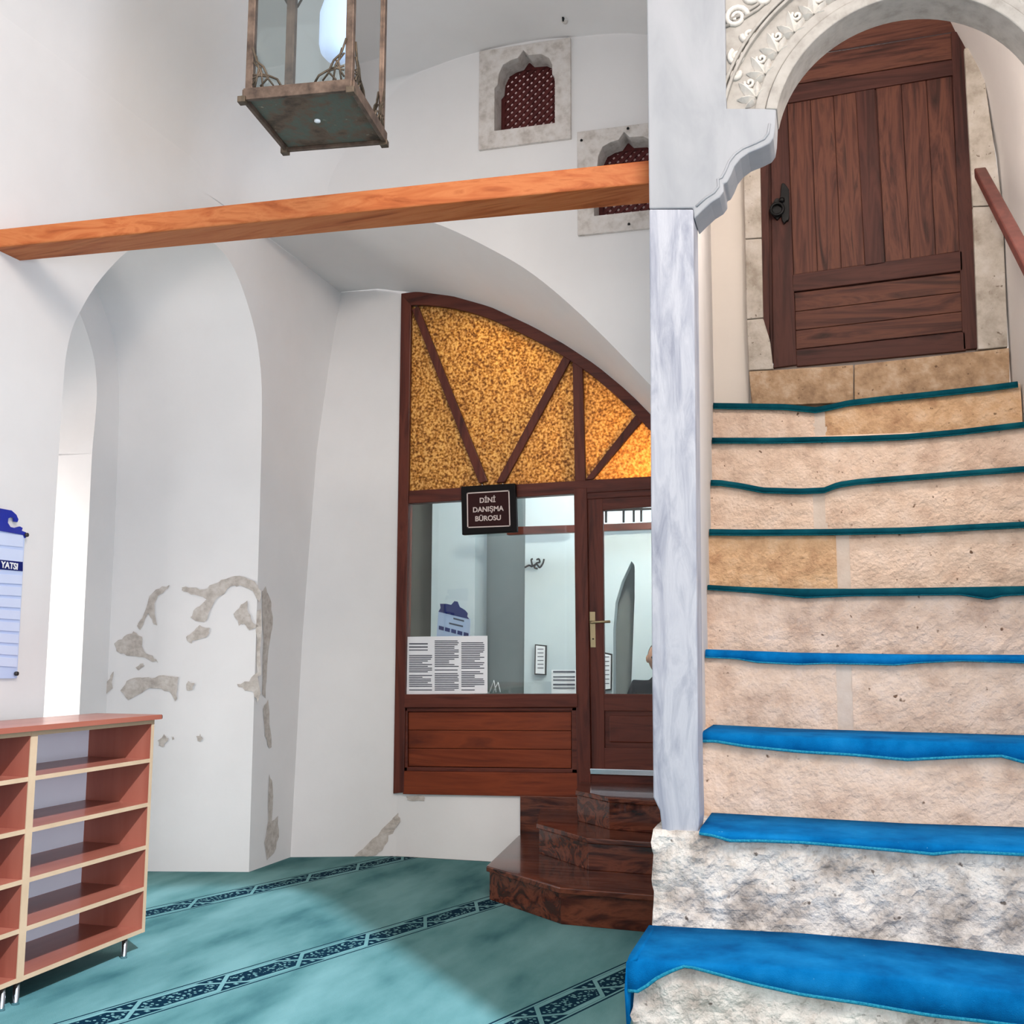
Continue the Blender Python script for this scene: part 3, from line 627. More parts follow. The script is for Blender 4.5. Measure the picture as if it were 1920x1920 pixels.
def ring(nm, r0, r1, y, dpt, a0=168.2, a1=11.8):
    A, B = arcp(r0, math.radians(a0), math.radians(a1), Y=y), arcp(r1, math.radians(a0), math.radians(a1), Y=y)
    n = len(A); v = A+B+[p+Vector((0, dpt, 0)) for p in A+B]; f = []
    for i in range(n-1):
        f += [(i, i+1, n+i+1, n+i), (2*n+i, 2*n+i+1, 3*n+i+1, 3*n+i), (i, i+1, 2*n+i+1, 2*n+i), (n+i, n+i+1, 3*n+i+1, 3*n+i)]
    f += [(0, n, 3*n, 2*n), (n-1, 2*n-1, 4*n-1, 3*n-1)]
    mk(nm, v, f, 'marble_carved', mp, bevel=.005)
ring('arch_molding', AR, AR+.047, YP-.004, .19); ring('arch_molding', AR+.05, AR+.094, YP+.008, .16)
ring('arch_rim', AR+.218, AR+.232, YP+.004, .1, 166, 14); ring('arch_rim', AR+.238, AR+.252, YP+.004, .1, 163, 17)
# carved palmette leaves in the arch band (shared mesh)
def leaf_mesh():
    v, f = [], []
    for ang, ln, wd in ((-88, .060, .017), (-46, .082, .020), (0, .108, .023), (46, .082, .020), (88, .060, .017)):
        a = math.radians(ang); d = Vector((math.sin(a), 0, math.cos(a))); s = Vector((d.z, 0, -d.x)); b = len(v)
        o = Vector((0, 0, .0))
        for t, w_, h in ((.05, .35, .014), (.35, 1, .028), (.7, .75, .024)):
            p = o+d*ln*t; v += [p-s*wd*w_, p+Vector((0, -h, 0)), p+s*wd*w_]
        v.append(o+d*ln+Vector((0, -.006, 0)))
        for i in (0, 3): f += [(b+i, b+i+1, b+i+4, b+i+3), (b+i+1, b+i+2, b+i+5, b+i+4)]
        f += [(b+6, b+7, b+9), (b+7, b+8, b+9), (b, b+1, b+2)]
    f = [q if (v[q[1]]-v[q[0]]).cross(v[q[2]]-v[q[1]]).y < 0 else tuple(reversed(q)) for q in f]
    m = bpy.data.meshes.new('leaf'); m.from_pydata([tuple(p) for p in v], [], f); m.materials.append(MATS['marble_leaf']); return m
lm = leaf_mesh()
for i in range(16):
    a = math.radians(163-i*9.6); R = AR+.100
    o = bpy.data.objects.new('carved_leaf', lm); link(o, mp)
    o.matrix_basis = Matrix.Translation((AC[0]+R*math.cos(a), YP+.029, AC[1]+R*math.sin(a))) @ Matrix.Rotation(math.pi/2-a+.55, 4, 'Y')
    a2 = a-math.radians(5.2); R2 = AR+.148
    sp_ = [Vector((AC[0]+R2*math.cos(a2)+.022*(1-t)*math.cos(t*9+a), YP+.022, AC[1]+R2*math.sin(a2)+.022*(1-t)*math.sin(t*9+a))) for t in [j/14 for j in range(13)]]
    tube('carved_curl', sp_, .0075, 'marble_leaf', mp, 5)
for (cx, cz, r0, tw, ph) in ((-.29, 4.11, .05, 11, 0), (-.225, 4.2, .04, -10, 1), (-.29, 3.93, .034, 10, 2), (-.30, 3.85, .02, -9, .5), (-.24, 4.02, .028, 9, 3), (-.17, 4.18, .03, 10, 2), (-.1, 4.24, .03, -10, 1), (-.29, 4.26, .04, 10, 1)):
    for f_ in (lambda p: Vector(p), mir):
        s_ = [f_((cx+r0*(1-t*.85)*math.cos(ph+tw*t), YP+.027, cz+r0*(1-t*.85)*math.sin(ph+tw*t))) for t in [j/24 for j in range(25)]]
        tube('carved_scroll', s_, [.014-.006*j/24 for j in range(25)], 'marble_leaf', mp, 6)
for f_ in (lambda p: Vector(p), mir):
    for dz in (0, .022):
        tube('carved_band', [f_((-.335, YP+.026, 4.075+dz)), f_((-.27, YP+.026, 4.095+dz)), f_((-.2, YP+.026, 4.13+dz)), f_((-.15, YP+.026, 4.17+dz))], .008, 'marble_carved', mp, 6)

# ================================================================== BEAM
bm_ = thing('tie_beam', (-2.2, 4.3, 3.4), 'orange brown wooden tie beam crossing from the marble pillar to the left wall', 'beam')
A = Vector((-.672, 4.63, 0)); B = Vector((-3.70, 4.06, 0)); B = A+(B-A)*1.1
pts = []
for P_, zt, zb, dp in ((A, 3.597, 3.487, .22), (B, 3.350, 3.262, .18)):
    pts += [P_+Vector((0, 0, zt)), P_+Vector((0, 0, zb)), P_+Vector((0, dp, zb)), P_+Vector((0, dp, zt))]
mk('timber', pts, [(0, 1, 2, 3), (4, 5, 6, 7), (0, 1, 5, 4), (1, 2, 6, 5), (2, 3, 7, 6), (3, 0, 4, 7)], 'beam_wood', bm_, bevel=.008)

# ================================================================== LANTERN
LC, LZ, LS, LY = Vector((-1.80, 3.57, 3.40)), 3.40, .206, math.radians(5.9)
la = thing('hanging_lantern', LC, 'square brass and glass lantern with fretwork corners hanging above the beam', 'lantern')
rz = Matrix.Rotation(LY, 4, 'Z')
def LP(x, y, z): return LC+rz @ Vector((x, y, z))
def lbox(nm, lo, hi, mat, parent=la, bevel=.002):
    (a, b, c), (d, e, f) = lo, hi
    v = [LP(x, y, z) for x in (a, d) for y in (b, e) for z in (c, f)]
    return mk(nm, v, [(0, 1, 3, 2), (4, 6, 7, 5), (0, 4, 5, 1), (2, 3, 7, 6), (0, 2, 6, 4), (1, 5, 7, 3)], mat, parent, bevel=bevel)
lathe('rivet', [(.004, -.004), (.012, -.002), (.012, .004)], LP(.0, .0, .008), 'print_white', la, 10)
lbox('base_plate', (-LS+.012, -LS+.012, .012), (LS-.012, LS-.012, .022), 'bronze_base')
for sgn in (-1, 1):
    lbox('base_rim', (-LS, sgn*LS-.008, 0), (LS, sgn*LS+.008, .045), 'copper_frame'); lbox('base_rim', (sgn*LS-.008, -LS, 0), (sgn*LS+.008, LS, .045), 'copper_frame')
for a in (-1, 1):
    for b in (-1, 1):
        lbox('foot', (a*LS-.018, b*LS-.018, -.012), (a*LS+.012, b*LS+.012, .012), 'bronze')
        lbox('corner_post', (a*(LS-.016)-.014, b*(LS-.016)-.014, .03), (a*(LS-.016)+.014, b*(LS-.016)+.014, .80), 'copper_frame')
H = LS-.012
for k in range(4):
    q = Matrix.Rotation(k*math.pi/2, 4, 'Z')
    def S(x, z, y=-H): v = q @ Vector((x, y, z)); return LP(v.x, v.y, v.z)
    mk('pane', [S(-H+.02, .045), S(H-.02, .045), S(H-.02, .79), S(-H+.02, .79)], [(0, 1, 2, 3)], 'lantern_glass', la)
    for sg in (-1, 1):
        br = tube('corner_fretwork', [S(sg*(H-.015), .205, -H-.012), S(sg*(H-.032), .15, -H-.012), S(sg*(H-.06), .125, -H-.012), S(sg*(H-.075), .092, -H-.012), S(sg*(H-.115), .072, -H-.012), S(sg*(H-.13), .045, -H-.012)], .0045, 'bronze', la, 6)
        for (x1, z1, x2, z2) in ((.02, .15, .06, .045), (.02, .10, .10, .05), (.05, .125, .02, .06), (.085, .09, .05, .05), (.03, .17, .03, .05), (.02, .085, .08, .085)):
            mx, mz = (x1+x2)/2+.012, (z1+z2)/2+.012
            tube('scroll', [S(sg*(H-x1), z1, -H-.012), S(sg*(H-mx), mz, -H-.012), S(sg*(H-x2), z2, -H-.012)], .0038, 'bronze', br, 5)
        br = tube('corner_fretwork', [S(sg*(H-.015), .62, -H-.012), S(sg*(H-.06), .70, -H-.012), S(sg*(H-.12), .775, -H-.012)], .005, 'bronze', la, 6)
lbox('top_frame', (-LS, -LS, .79), (LS, LS, .83), 'copper_frame')
lathe('roof', [(.20, .83), (.16, .93), (.07, 1.02), (.03, 1.1), (.015, 1.13)], LC, 'bronze', la, 16)
tube('chain', [LC+Vector((0, 0, 1.1)), LC+Vector((0, 0, 1.98))], .008, 'bronze', la)
g = LP(.06, .03, .33)
gl_ = lathe('lamp_globe', [(.01, -.068), (.04, -.06), (.062, -.035), (.07, 0), (.07, .12), (.05, .19), (.02, .22)], g, 'lamp_globe', la, 20)
tube('lamp_rod', [g+Vector((0, 0, .2)), LP(.0, .0, .8)], .012, 'bronze', la)

# ================================================================== OFFICE FRONT
YO = 7.35
of = thing('office_partition', ony((900, 1490), YO), 'red brown wooden office front with a fanlight of golden textured glass', 'partition')
PC = [(752, 550), (790, 547), (850, 555), (920, 575), (1000, 612), (1060, 645), (1120, 685), (1180, 735), (1217, 772), (1255, 815), (1306, 880)]
PCi = [(770, 572), (800, 572), (850, 578), (915, 596), (992, 632), (1052, 665), (1110, 704), (1168, 754), (1203, 790), (1240, 830), (1288, 892)]
pq('post', [(752, 550), (771, 552), (757, 1486), (737, 1488)], YO, .09, 'red_wood_Z', of)
arcs = [(p.x, p.y) for p in catmull([(a, b, 0) for a, b in PC], 4)]; arci = [(p.x, p.y) for p in catmull([(a, b, 0) for a, b in PCi], 4)]
pq('arch_rail', arcs+arci[::-1], YO-.004, .09, 'red_wood_X', of)
pq('transom_rail', [(767, 920), (1306, 888), (1306, 912), (766, 944)], YO+.002, .085, 'red_wood_X', of)
pq('mullion', [(1073, 668), (1092, 676), (1098, 915), (1078, 918)], YO+.004, .075, 'red_wood_Z', of)
pq('post', [(1076, 916), (1100, 914), (1108, 1480), (1082, 1494)], YO-.002, .09, 'red_wood_Z', of)
for pts in ([(772, 580), (784, 574), (914, 902), (898, 906)], [(1056, 668), (1070, 674), (946, 904), (930, 905)], [(1198, 770), (1212, 780), (1112, 898), (1097, 900)]):
    pq('glazing_bar', pts, YO+.006, .06, 'red_wood_Z', of)
def clip(pts): return pts
for pts in ([(764, 574), (778, 574), (908, 922), (762, 932)], [(776, 560), (860, 566), (920, 584), (1000, 622), (1064, 660), (938, 915), (908, 918)], [(1062, 668), (1080, 670), (1084, 912), (938, 918)],
            [(1086, 676), (1120, 692), (1204, 774), (1104, 905), (1088, 908)], [(1206, 778), (1240, 812), (1296, 880), (1296, 897), (1104, 906)]):
    pq('gold_pane', pts, YO+.034, .008, 'gold_glass', of, 0)
pq('window_pane', [(762, 936), (1082, 918), (1088, 1306), (756, 1308)], YO+.045, .006, 'clear_glass', of, 0)
pq('sill_rail', [(758, 1302), (1082, 1301), (1083, 1326), (757, 1327)], YO-.012, .10, 'red_wood_X', of)
pq('panel_backing', [(750, 1320), (1090, 1320), (1090, 1450), (750, 1450)], YO+.045, .02, 'red_wood_X', of, 0)
for pts in ([(757, 1327), (1083, 1326), (1083, 1333), (757, 1334)], [(757, 1438), (1083, 1442), (1083, 1450), (757, 1446)], [(757, 1327), (764, 1327), (764, 1446), (757, 1446)], [(1072, 1326), (1083, 1326), (1083, 1450), (1072, 1450)]):
    pq('panel_molding', pts, YO+.012, .04, 'red_wood_X', of)
for i in range(3):
    t0, t1 = i/3, (i+1)/3
    pq('panel_board', [(766, 1335+102*t0+.5), (1071, 1335+106*t0+.5), (1071, 1335+106*t1-.5), (766, 1335+102*t1-.5)], YO+.026, .02, 'panel_wood_X', of, .003)
pq('bottom_rail', [(756, 1446), (1084, 1450), (1086, 1495), (755, 1489)], YO+.003, .085, 'panel_wood_X', of)
pq('post', [(1290, 876), (1308, 884), (1308, 1502), (1292, 1502)], YO-.002, .09, 'red_wood_Z', of)
pq('door_head', [(1098, 912), (1290, 900), (1290, 926), (1100, 936)], YO+.012, .07, 'red_wood_X', of)
# --- office door
d2 = thing('door_2', ony((1160, 1440), YO), 'half glazed red brown office door beside the marble pillar', 'door', kind='structure')
pq('door_stile', [(1101, 930), (1130, 929), (1134, 1441), (1109, 1441)], YO+.022, .045, 'red_wood_Z', d2)
pq('door_stile', [(1262, 922), (1290, 920), (1292, 1446), (1264, 1446)], YO+.022, .045, 'red_wood_Z', d2)
pq('top_rail', [(1128, 929), (1264, 921), (1264, 946), (1128, 957)], YO+.024, .042, 'red_wood_X', d2)
pq('lock_rail', [(1132, 1301), (1264, 1302), (1264, 1334), (1132, 1333)], YO+.024, .042, 'red_wood_X', d2)
pq('bottom_rail', [(1132, 1402), (1264, 1404), (1264, 1446), (1132, 1441)], YO+.024, .042, 'red_wood_X', d2)
pq('door_panel', [(1132, 1330), (1264, 1330), (1264, 1408), (1132, 1406)], YO+.044, .02, 'red_wood_X', d2, 0)
pq('raised_panel', [(1142, 1342), (1256, 1342), (1256, 1394), (1142, 1392)], YO+.032, .02, 'red_wood_X', d2, .008)
pq('glass_pane', [(1126, 950), (1268, 940), (1268, 1306), (1130, 1306)], YO+.05, .006, 'clear_glass', d2, 0)
hp = pq('handle_plate', [(1105, 1147), (1116, 1147), (1117, 1214), (1107, 1214)], YO+.016, .008, 'brass', d2, .002)
c = ony((1110, 1167), YO+.01); tube('lever', [c, c+Vector((0, -.045, 0)), c+Vector((.03, -.05, 0)), c+Vector((.135, -.05, .004))], .009, 'brass', hp, 8)
lathe('keyhole', [(.006, -.004), (.006, .004)], ony((1112, 1198), YO+.012), 'black_iron', hp, 8)
th = pq('threshold', [(1106, 1441), (1290, 1446), (1290, 1458), (1107, 1452)], YO-.01, .1, 'chrome', d2)
pq('door_frame_foot', [(1106, 1452), (1290, 1458), (1290, 1500), (1107, 1500)], YO+.005, .09, 'red_wood_X', of)
# --- wooden steps to the office
ws = thing('wooden_steps', (-1.35, 6.5, 0), 'glossy dark red wooden corner steps rising to the office door', 'steps')
STEP = [(.0, .19, [(-2.05, 7.35), (-1.935, 6.24), (-1.39, 5.79), (-.83, 5.75), (-.83, 7.35)]), (.19, .37, [(-1.90, 7.35), (-1.76, 6.72), (-1.348, 6.28), (-.83, 6.24), (-.83, 7.35)]), (.37, .56, [(-1.62, 7.35), (-1.55, 6.88), (-1.286, 6.60), (-.83, 6.50), (-.83, 7.35)])]
for z0, z1, pl_ in STEP:
    ctr = Vector((-1.2, 7.0))
    ins = [(x+(ctr.x-x)*.02, y+(.02 if y < 7.3 else 0)) for x, y in pl_]
    prism('riser', [(x, y, z0) for x, y in ins], (0, 0, z1-z0-.032), 'step_wood_X', ws, bevel=.003)
    prism('tread', [(x, y, z1-.032) for x, y in pl_], (0, 0, .032), 'step_wood_X', ws, bevel=.006)
pq('wall_board', [(975, 1492), (1084, 1495), (1084, 1590), (975, 1590)], YO-.006, .03, 'step_wood_X', ws)
# --- plaque
sg = thing('office_plaque', ony((916, 1000), YO), 'dark framed office plaque with pale lettering above the window', 'sign')
yq = YO-.045
pq('plaque_frame', [(864, 912), (966, 906), (969, 997), (866, 1003)], yq, .045, 'plaque_black', sg, .006)
pq('plaque_field', [(875, 924), (955, 919), (957, 987), (876, 990)], yq-.003, .004, 'plaque_maroon', sg, 0)
for pts in ([(875, 924), (955, 919), (955, 921), (875, 926)], [(876, 988), (957, 985), (957, 987), (876, 990)], [(875, 924), (877, 924), (878, 990), (876, 990)], [(953, 919), (955, 919), (957, 987), (955, 987)]):
    pq('plaque_line', pts, yq-.005, .003, 'plaque_ink', sg, 0)
for s, p in (('DİNİ', (914, 938)), ('DANIŞMA', (915, 955)), ('BÜROSU', (915, 972))):
    c = ony(p, yq-.005); text('lettering', s, .05, Matrix.Translation(c) @ Matrix.Rotation(math.radians(1.2), 4, 'Y').inverted() @ Matrix.Rotation(math.pi/2, 4, 'X'), 'plaque_ink', sg, .0012)
# --- printed notice on the glass
no = thing('printed_notice', ony((838, 1302), YO), 'white printed notice in three columns of text standing on the office window sill', 'notice')
pq('sheet', [(762, 1194), (914, 1192), (914, 1300), (761, 1302)], YO+.028, .002, 'paper', no, 0)
random.seed(3)
for col, (a, b_) in enumerate(((767, 810), (815, 860), (865, 908))):
    y = 1201 if col else 1206
    while y < 1293:
        if random.random() > .10:
            e = b_-random.choice((0, 0, 0, 2, 8, 18)); hh = 1.7 if not (col == 0 and y < 1218) else 2.4
            pq('text_line', [(a, y), (e, y), (e, y+hh), (a, y+hh)], YO+.0265, .001, 'print_ink', no, 0)
        y += 3.4 if not (col == 0 and y < 1218) else 6
# --- timetable sheet leaning inside
tm = thing('leaning_timetable', ony((850, 1200), YO+.12), 'tilted blue and white timetable sheet behind the printed notice', 'poster')
pq('sheet', [(822, 1147), (882, 1160), (880, 1205), (818, 1200)], YO+.13, .003, 'board_pale', tm, 0)
pq('crest', [(822, 1147), (826, 1140), (825, 1132), (836, 1132), (846, 1134), (852, 1127), (858, 1128), (862, 1138), (872, 1144), (877, 1150), (876, 1156), (880, 1161)], YO+.126, .003, 'board_navy', tm, 0)
for i in range(5): pq('heading_cell', [(823+i*11.6, 1173+i*3), (832+i*11.6, 1175.4+i*3), (831.6+i*11.6, 1182.4+i*3), (822.6+i*11.6, 1180+i*3)], YO+.126, .003, 'board_navy', tm, 0)
for a, b_ in (((850, 1158), (870, 1163)), ((842, 1167), (868, 1173))): pq('text_line', [a, b_, (b_[0], b_[1]+3), (a[0], a[1]+3)], YO+.127, .002, 'print_ink', tm, 0)
# --- office room
wo = thing('wall_office', (-2.2, 9.6, .6), 'grey and pale walls of the office seen through the glass', 'wall', kind='structure')
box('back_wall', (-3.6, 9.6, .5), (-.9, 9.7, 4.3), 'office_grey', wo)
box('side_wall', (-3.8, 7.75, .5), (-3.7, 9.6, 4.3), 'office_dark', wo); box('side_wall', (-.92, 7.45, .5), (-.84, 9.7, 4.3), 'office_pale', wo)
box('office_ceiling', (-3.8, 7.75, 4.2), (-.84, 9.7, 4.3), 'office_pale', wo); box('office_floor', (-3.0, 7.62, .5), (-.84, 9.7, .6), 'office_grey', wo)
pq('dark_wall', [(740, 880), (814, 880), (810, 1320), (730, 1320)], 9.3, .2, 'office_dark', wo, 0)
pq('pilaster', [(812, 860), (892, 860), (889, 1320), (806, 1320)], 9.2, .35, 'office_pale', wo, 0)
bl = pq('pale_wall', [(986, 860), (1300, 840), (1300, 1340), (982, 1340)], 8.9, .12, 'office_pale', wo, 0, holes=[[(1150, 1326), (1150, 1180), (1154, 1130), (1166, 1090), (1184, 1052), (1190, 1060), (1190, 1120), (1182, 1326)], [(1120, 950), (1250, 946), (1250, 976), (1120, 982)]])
pq('niche_back', [(1140, 1030), (1210, 1030), (1210, 1330), (1140, 1330)], 9.35, .05, 'office_grey', wo, 0)
w3 = thing('window_3', ony((1180, 980), 8.98), 'bright barred high window seen through the office door glass', 'window', kind='structure')
pq('pane', [(1122, 950), (1250, 946), (1250, 976), (1122, 982)], 8.98, .01, 'daylight_pane', w3, 0)
for x in (1134, 1167, 1186, 1200, 1222): pq('bar', [(x, 949), (x+4, 949), (x+4, 980), (x, 980)], 8.94, .02, 'black_iron', w3, 0)
pq('bar', [(1122, 955), (1250, 951), (1250, 955), (1122, 959)], 8.93, .02, 'black_iron', w3, 0)
ob = pq('office_beam', [(950, 988), (1080, 984), (1080, 998), (950, 1003)], 8.7, .06, 'red_wood_X'); setp(ob, 'dark wooden bar across the office behind the plaque', 'beam')
ob = pq('window_board', [(1122, 983), (1250, 978), (1250, 991), (1122, 996)], 8.8, .06, 'red_wood_X'); setp(ob, 'dark wooden board under the barred office window', 'board')
def framed(px, label, rows):
    t = thing('framed_notice', ony(px[3], 8.86), label, 'picture frame', 'framed notices in the office')
    cx = sum(p[0] for p in px)/4; cy = sum(p[1] for p in px)/4
    pq('frame', px, 8.86, .03, 'plaque_black', t, 0); ins = [(cx+(x-cx)*.82, cy+(y-cy)*.92) for x, y in px]
    pq('sheet', ins, 8.855, .004, 'paper', t, 0)
    x_, x2 = ins[0][0]+3, ins[1][0]-3
    for i in range(rows):
        y = ins[0][1]+6+i*(ins[3][1]-ins[0][1]-10)/rows; pq('text_line', [(x_, y), (x2, y), (x2, y+1.5), (x_, y+1.5)], 8.853, .001, 'print_ink', t, 0)
framed([(1003, 1208), (1024, 1210), (1023, 1266), (1002, 1265)], 'thin black framed notice on the pale office wall left of the mullion', 6)
framed([(1128, 1222), (1147, 1226), (1146, 1294), (1128, 1296)], 'black framed sheet seen low through the office door glass', 7)
bn = thing('notice_strip', ony((1058, 1300), 8.8), 'white notice with dark text lines at the lower corner of the office window', 'notice')
pq('sheet', [(1034, 1256), (1080, 1256), (1080, 1312), (1034, 1312)], 8.8, .01, 'paper', bn, 0)
for y, h in ((1258, 3), (1268, 2), (1274, 2), (1282, 3), (1289, 2)): pq('text_line', [(1037, y), (1078, y), (1078, y+h), (1037, y+h)], 8.796, .003, 'print_ink', bn, 0)
cl = thing('calligraphy_ornament', ony((1005, 1065), 8.85), 'small black calligraphy ornament on the pale office wall', 'wall ornament')
for pts in ([(984, 1064), (992, 1060), (998, 1062), (996, 1050), (999, 1048)], [(998, 1062), (1006, 1058), (1012, 1064), (1018, 1056), (1020, 1048)], [(1006, 1050), (1010, 1048), (1012, 1054), (1006, 1056), (1002, 1064), (1008, 1066)]):
    tube('stroke', [ony(p, 8.85) for p in [(q.x, q.y) for q in catmull([(a, b, 0) for a, b in pts], 4)]], .008, 'black_iron', cl, 6)
sl = thing('sill_ornament', ony((935, 1300), YO+.2), 'small clear glass ornament on the office window sill', 'ornament')
for pts in ([(918, 1298), (926, 1276), (930, 1298)], [(924, 1299), (934, 1280), (938, 1298)]): tube('spike', [ony(p, YO+.16) for p in pts], .005, 'print_white', sl, 6)
pq('foot', [(915, 1296), (952, 1294), (954, 1301), (915, 1303)], YO+.14, .05, 'clear_glass', sl, .004)
# --- person sitting in the office behind the glass of the door
def person():
    base = ony((1236, 1300), 8.35); bx, by, bz = base.x, base.y, .63
    t = thing('person', (bx, by, bz), 'person in a dark jacket sitting behind the office door glass beside the pillar', 'person')
    def skin(name, V, E, R, mat, parent):
        me = bpy.data.meshes.new(name); me.from_pydata([(bx+x, by+y, bz+z) for x, y, z in V], E, []); me.materials.append(MATS[mat])
        o = bpy.data.objects.new(name, me); link(o, parent)
        s = o.modifiers.new('skin', 'SKIN'); s.use_smooth_shade = True
        for i, r in enumerate(R): me.skin_vertices[0].data[i].radius = (r, r) if not isinstance(r, tuple) else r
        me.skin_vertices[0].data[0].use_root = True
        u = o.modifiers.new('sub', 'SUBSURF'); u.levels = 2; u.render_levels = 2; return o
    V = [(0, 0, .12), (0, .0, .30), (0, -.01, .46), (0, -.01, .57), (0, -.02, .63), (-.17, -.01, .53), (.17, -.01, .53), (-.24, -.05, .30), (.24, -.05, .30), (-.12, -.25, .20), (.12, -.25, .20),
         (-.10, -.05, .10), (.10, -.05, .10), (-.32, -.28, .10), (.32, -.28, .10), (.02, -.36, .06), (-.02, -.42, .06)]
    E = [(0, 1), (1, 2), (2, 3), (3, 4), (2, 5), (2, 6), (5, 7), (6, 8), (7, 9), (8, 10), (0, 11), (0, 12), (11, 13), (12, 14), (13, 15), (14, 16)]
    R = [(.15, .12), (.15, .11), (.16, .11), .07, .06, .075, .075, .055, .055, .04, .04, .10, .10, .075, .075, .05, .05]
    body = skin('body', V, E, R, 'jacket', t)
    def hand(sx_):
        hx, hy, hz = sx_*.10, -.27, .18
        V = [(hx, hy, hz), (hx-sx_*.02, hy-.05, hz-.01)]; E = [(0, 1)]; R = [.03, .034]
        for i, (dx, ln) in enumerate(((-.03, .055), (-.01, .065), (.01, .062), (.028, .05))):
            b = len(V); V += [(hx-sx_*.02+dx, hy-.075, hz-.008), (hx-sx_*.02+dx, hy-.075-ln*.6, hz-.022), (hx-sx_*.02+dx, hy-.08-ln*.8, hz-.05)]; E += [(1, b), (b, b+1), (b+1, b+2)]; R += [.011, .009, .008]
        b = len(V); V += [(hx-sx_*.05, hy-.04, hz), (hx-sx_*.07, hy-.07, hz-.015)]; E += [(0, b), (b, b+1)]; R += [.012, .010]
        skin('hand', V, E, R, 'skin', body)
    hand(-1); hand(1)
    # head with face
    n, m = 24, 16; v = []; f = []
    for i in range(m+1):
        ph = math.pi*i/m
        for k in range(n):
            th_ = 2*math.pi*k/n; x = math.sin(ph)*math.sin(th_); y = -math.sin(ph)*math.cos(th_); z = math.cos(ph)
            fr = max(0, -y)
            px, py, pz = x*.078*(1-.15*max(0, -z)), y*.095, z*.115
            py -= .022*math.exp(-((x/.16)**2+((z+.12)/.16)**2))*(1 if y < 0 else 0)
            py += .010*math.exp(-(((abs(x)-.42)/.16)**2+((z-.08)/.10)**2))*(1 if y < 0 else 0)
            py += .005*math.exp(-((x/.3)**2+((z+.45)/.05)**2))*(1 if y < 0 else 0)
            v.append((bx+px, by-.03+py, bz+.75+pz))
    f = [(i*n+k, i*n+(k+1) % n, (i+1)*n+(k+1) % n, (i+1)*n+k) for i in range(m) for k in range(n)]
    hdo = mk('head', v, f, 'skin', body, smooth=True)
    cap = [p for p in v[:n*8]]
    capv = [(bx+(x-bx)*1.06, by-.03+(y-by+.03)*1.06+.012, bz+.75+(z-bz-.75)*1.06) for x, y, z in cap]
    mk('hair', capv, [(i*n+k, i*n+(k+1) % n, (i+1)*n+(k+1) % n, (i+1)*n+k) for i in range(7) for k in range(n) if not (i > 3 and (k < 5 or k > n-6))], 'hair', hdo, smooth=True)
    for s in (-1, 1):
        lathe('ear', [(.004, -.03), (.014, -.015), (.016, .01), (.006, .03)], (bx+s*.078, by-.03, bz+.745), 'skin', hdo, 10)
        lathe('eye', [(.002, -.009), (.008, -.004), (.008, .004), (.002, .009)], (bx+s*.032, by-.118, bz+.757), 'black_iron', hdo, 10)
person()

# ================================================================== SHOE CABINET
cb = thing('shoe_cabinet', (-3.33, 4.2, 0), 'brown open shelf cabinet with pale edges and metal legs by the left wall', 'cabinet')
Xf, Xb, Y1_, Ym, Y0_ = -3.15, -3.50, 4.705, 3.865, 3.02
zb_, zt_ = .093, 1.105
box('top_board', (Xb-.0, Y0_-.01, zt_-.022), (Xf+.02, Y1_+.03, zt_), 'cabinet_wood_Y', cb, .003)
box('edge_strip', (Xf+.02, Y0_-.01, zt_-.022), (Xf+.023, Y1_+.03, zt_), 'cabinet_wood_Y', cb)
box('top_cap', (Xf-.02, Y1_+.026, zt_-.02), (Xf+.022, Y1_+.036, zt_-.004), 'dark_plastic', cb)
for nm, y0, y1 in (('side_panel', Y1_-.02, Y1_), ('divider', Ym-.02, Ym+.02), ('side_panel', Y0_, Y0_+.02)):
    s_ = box(nm, (Xb, y0, zb_), (Xf-.002, y1, zt_-.023), 'cabinet_wood_Z', cb); box('edge_strip', (Xf-.002, y0, zb_), (Xf+.002, y1, zt_-.023), 'edge_band', s_)
box('back_panel', (Xb-.006, Y0_, zb_), (Xb, Y1_, zt_-.022), 'white_board', cb)
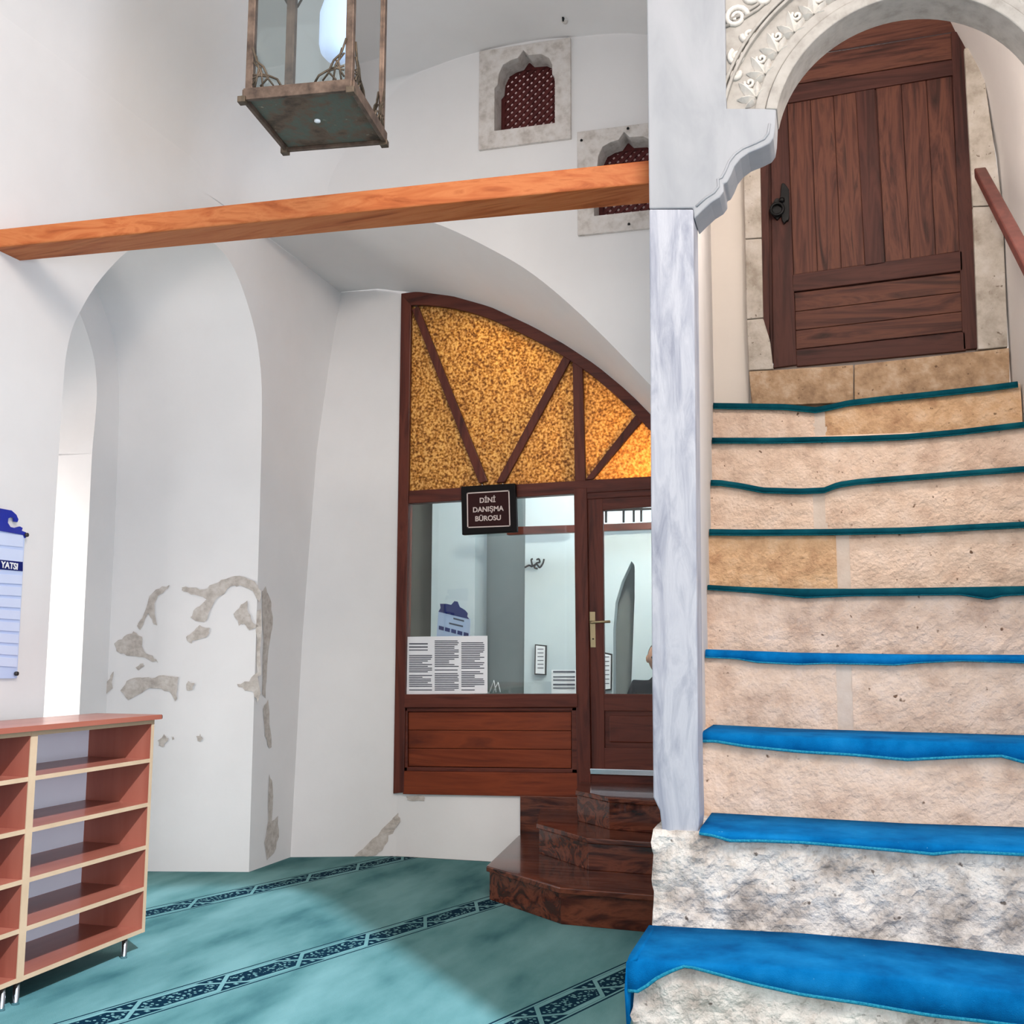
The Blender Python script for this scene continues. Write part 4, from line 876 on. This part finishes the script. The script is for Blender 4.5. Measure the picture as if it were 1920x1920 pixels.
for z in (zb_, .284, .475, .673, .880, zt_-.042):
    for y0, y1 in ((Ym+.02, Y1_-.02), (Y0_+.02, Ym-.02)):
        s_ = box('shelf', (Xb, y0, z), (Xf-.004, y1, z+.018), 'cabinet_wood_Y', cb); box('edge_strip', (Xf-.004, y0, z), (Xf, y1, z+.018), 'edge_band', s_)
for y in (Y1_-.11, Ym+.02, Ym-.06, Y0_+.1):
    for x in (Xf-.03, Xb+.06): lathe('leg', [(.016, 0), (.013, .01), (.013, zb_)], (x, y, 0), 'chrome', cb, 12)

# ================================================================== PRAYER TIMES BOARD
pb = thing('prayer_board', (x0(4.1), 4.1, 1.3), 'blue topped white prayer times board on the left wall above the cabinet', 'board')
def w0poly(nm, pts, off, mat, parent=pb, th=.012):
    return prism(nm, [onw0(p, off) for p in pts], (-th, 0, 0), mat, parent, bevel=.001)
w0poly('board_panel', [(-190, 960), (47, 1000), (32, 1272), (-190, 1275)], .014, 'board_pale')
w0poly('crest', [(-190, 900), (-100, 925), (0, 953), (22, 957), (31, 965), (35, 974), (33, 979), (28, 978), (27, 972), (22, 969), (16, 972), (15, 980), (20, 988), (28, 990), (38, 987), (43, 990), (41, 995), (49, 998), (52, 1004), (48, 1009), (45, 1003), (0, 995), (-190, 962)], .022, 'board_blue')
w0poly('heading_strip', [(-40, 1044), (43, 1053), (43, 1071), (-40, 1064)], .018, 'board_navy', th=.005)
a, b_ = onw0((4, 1059), .02), onw0((32, 1063), .02); c = (a+b_)/2; d = (b_-a).normalized(); up = (onw0((18, 1050), .02)-onw0((18, 1072), .02)).normalized(); n_ = d.cross(up).normalized(); up = n_.cross(d)
mt = Matrix((d, up, n_)).transposed().to_4x4(); mt.translation = c
text('lettering', 'YATSI', .042, mt, 'print_white', pb, .001)
for i in range(8):
    y = 1079+i*22.2; xr = 42-i*1.35
    w0poly('time_cell', [(-30, y-5), (xr, y), (xr-.6, y+16.5), (-30, y+12.5)], .02, 'board_cell', th=.008)
for y, xr in ((1004, 44), (1032, 43.5)): w0poly('time_cell', [(-60, y-12), (xr, y), (xr-1, y+22), (-60, y+12)], .018, 'board_cell', th=.005)
for p in ((48, 1003), (29, 1263)):
    q = onw0(p, .02); tube('pin', [q, q+Vector((.012, 0, 0))], .010, 'dark_plastic', pb, 10)
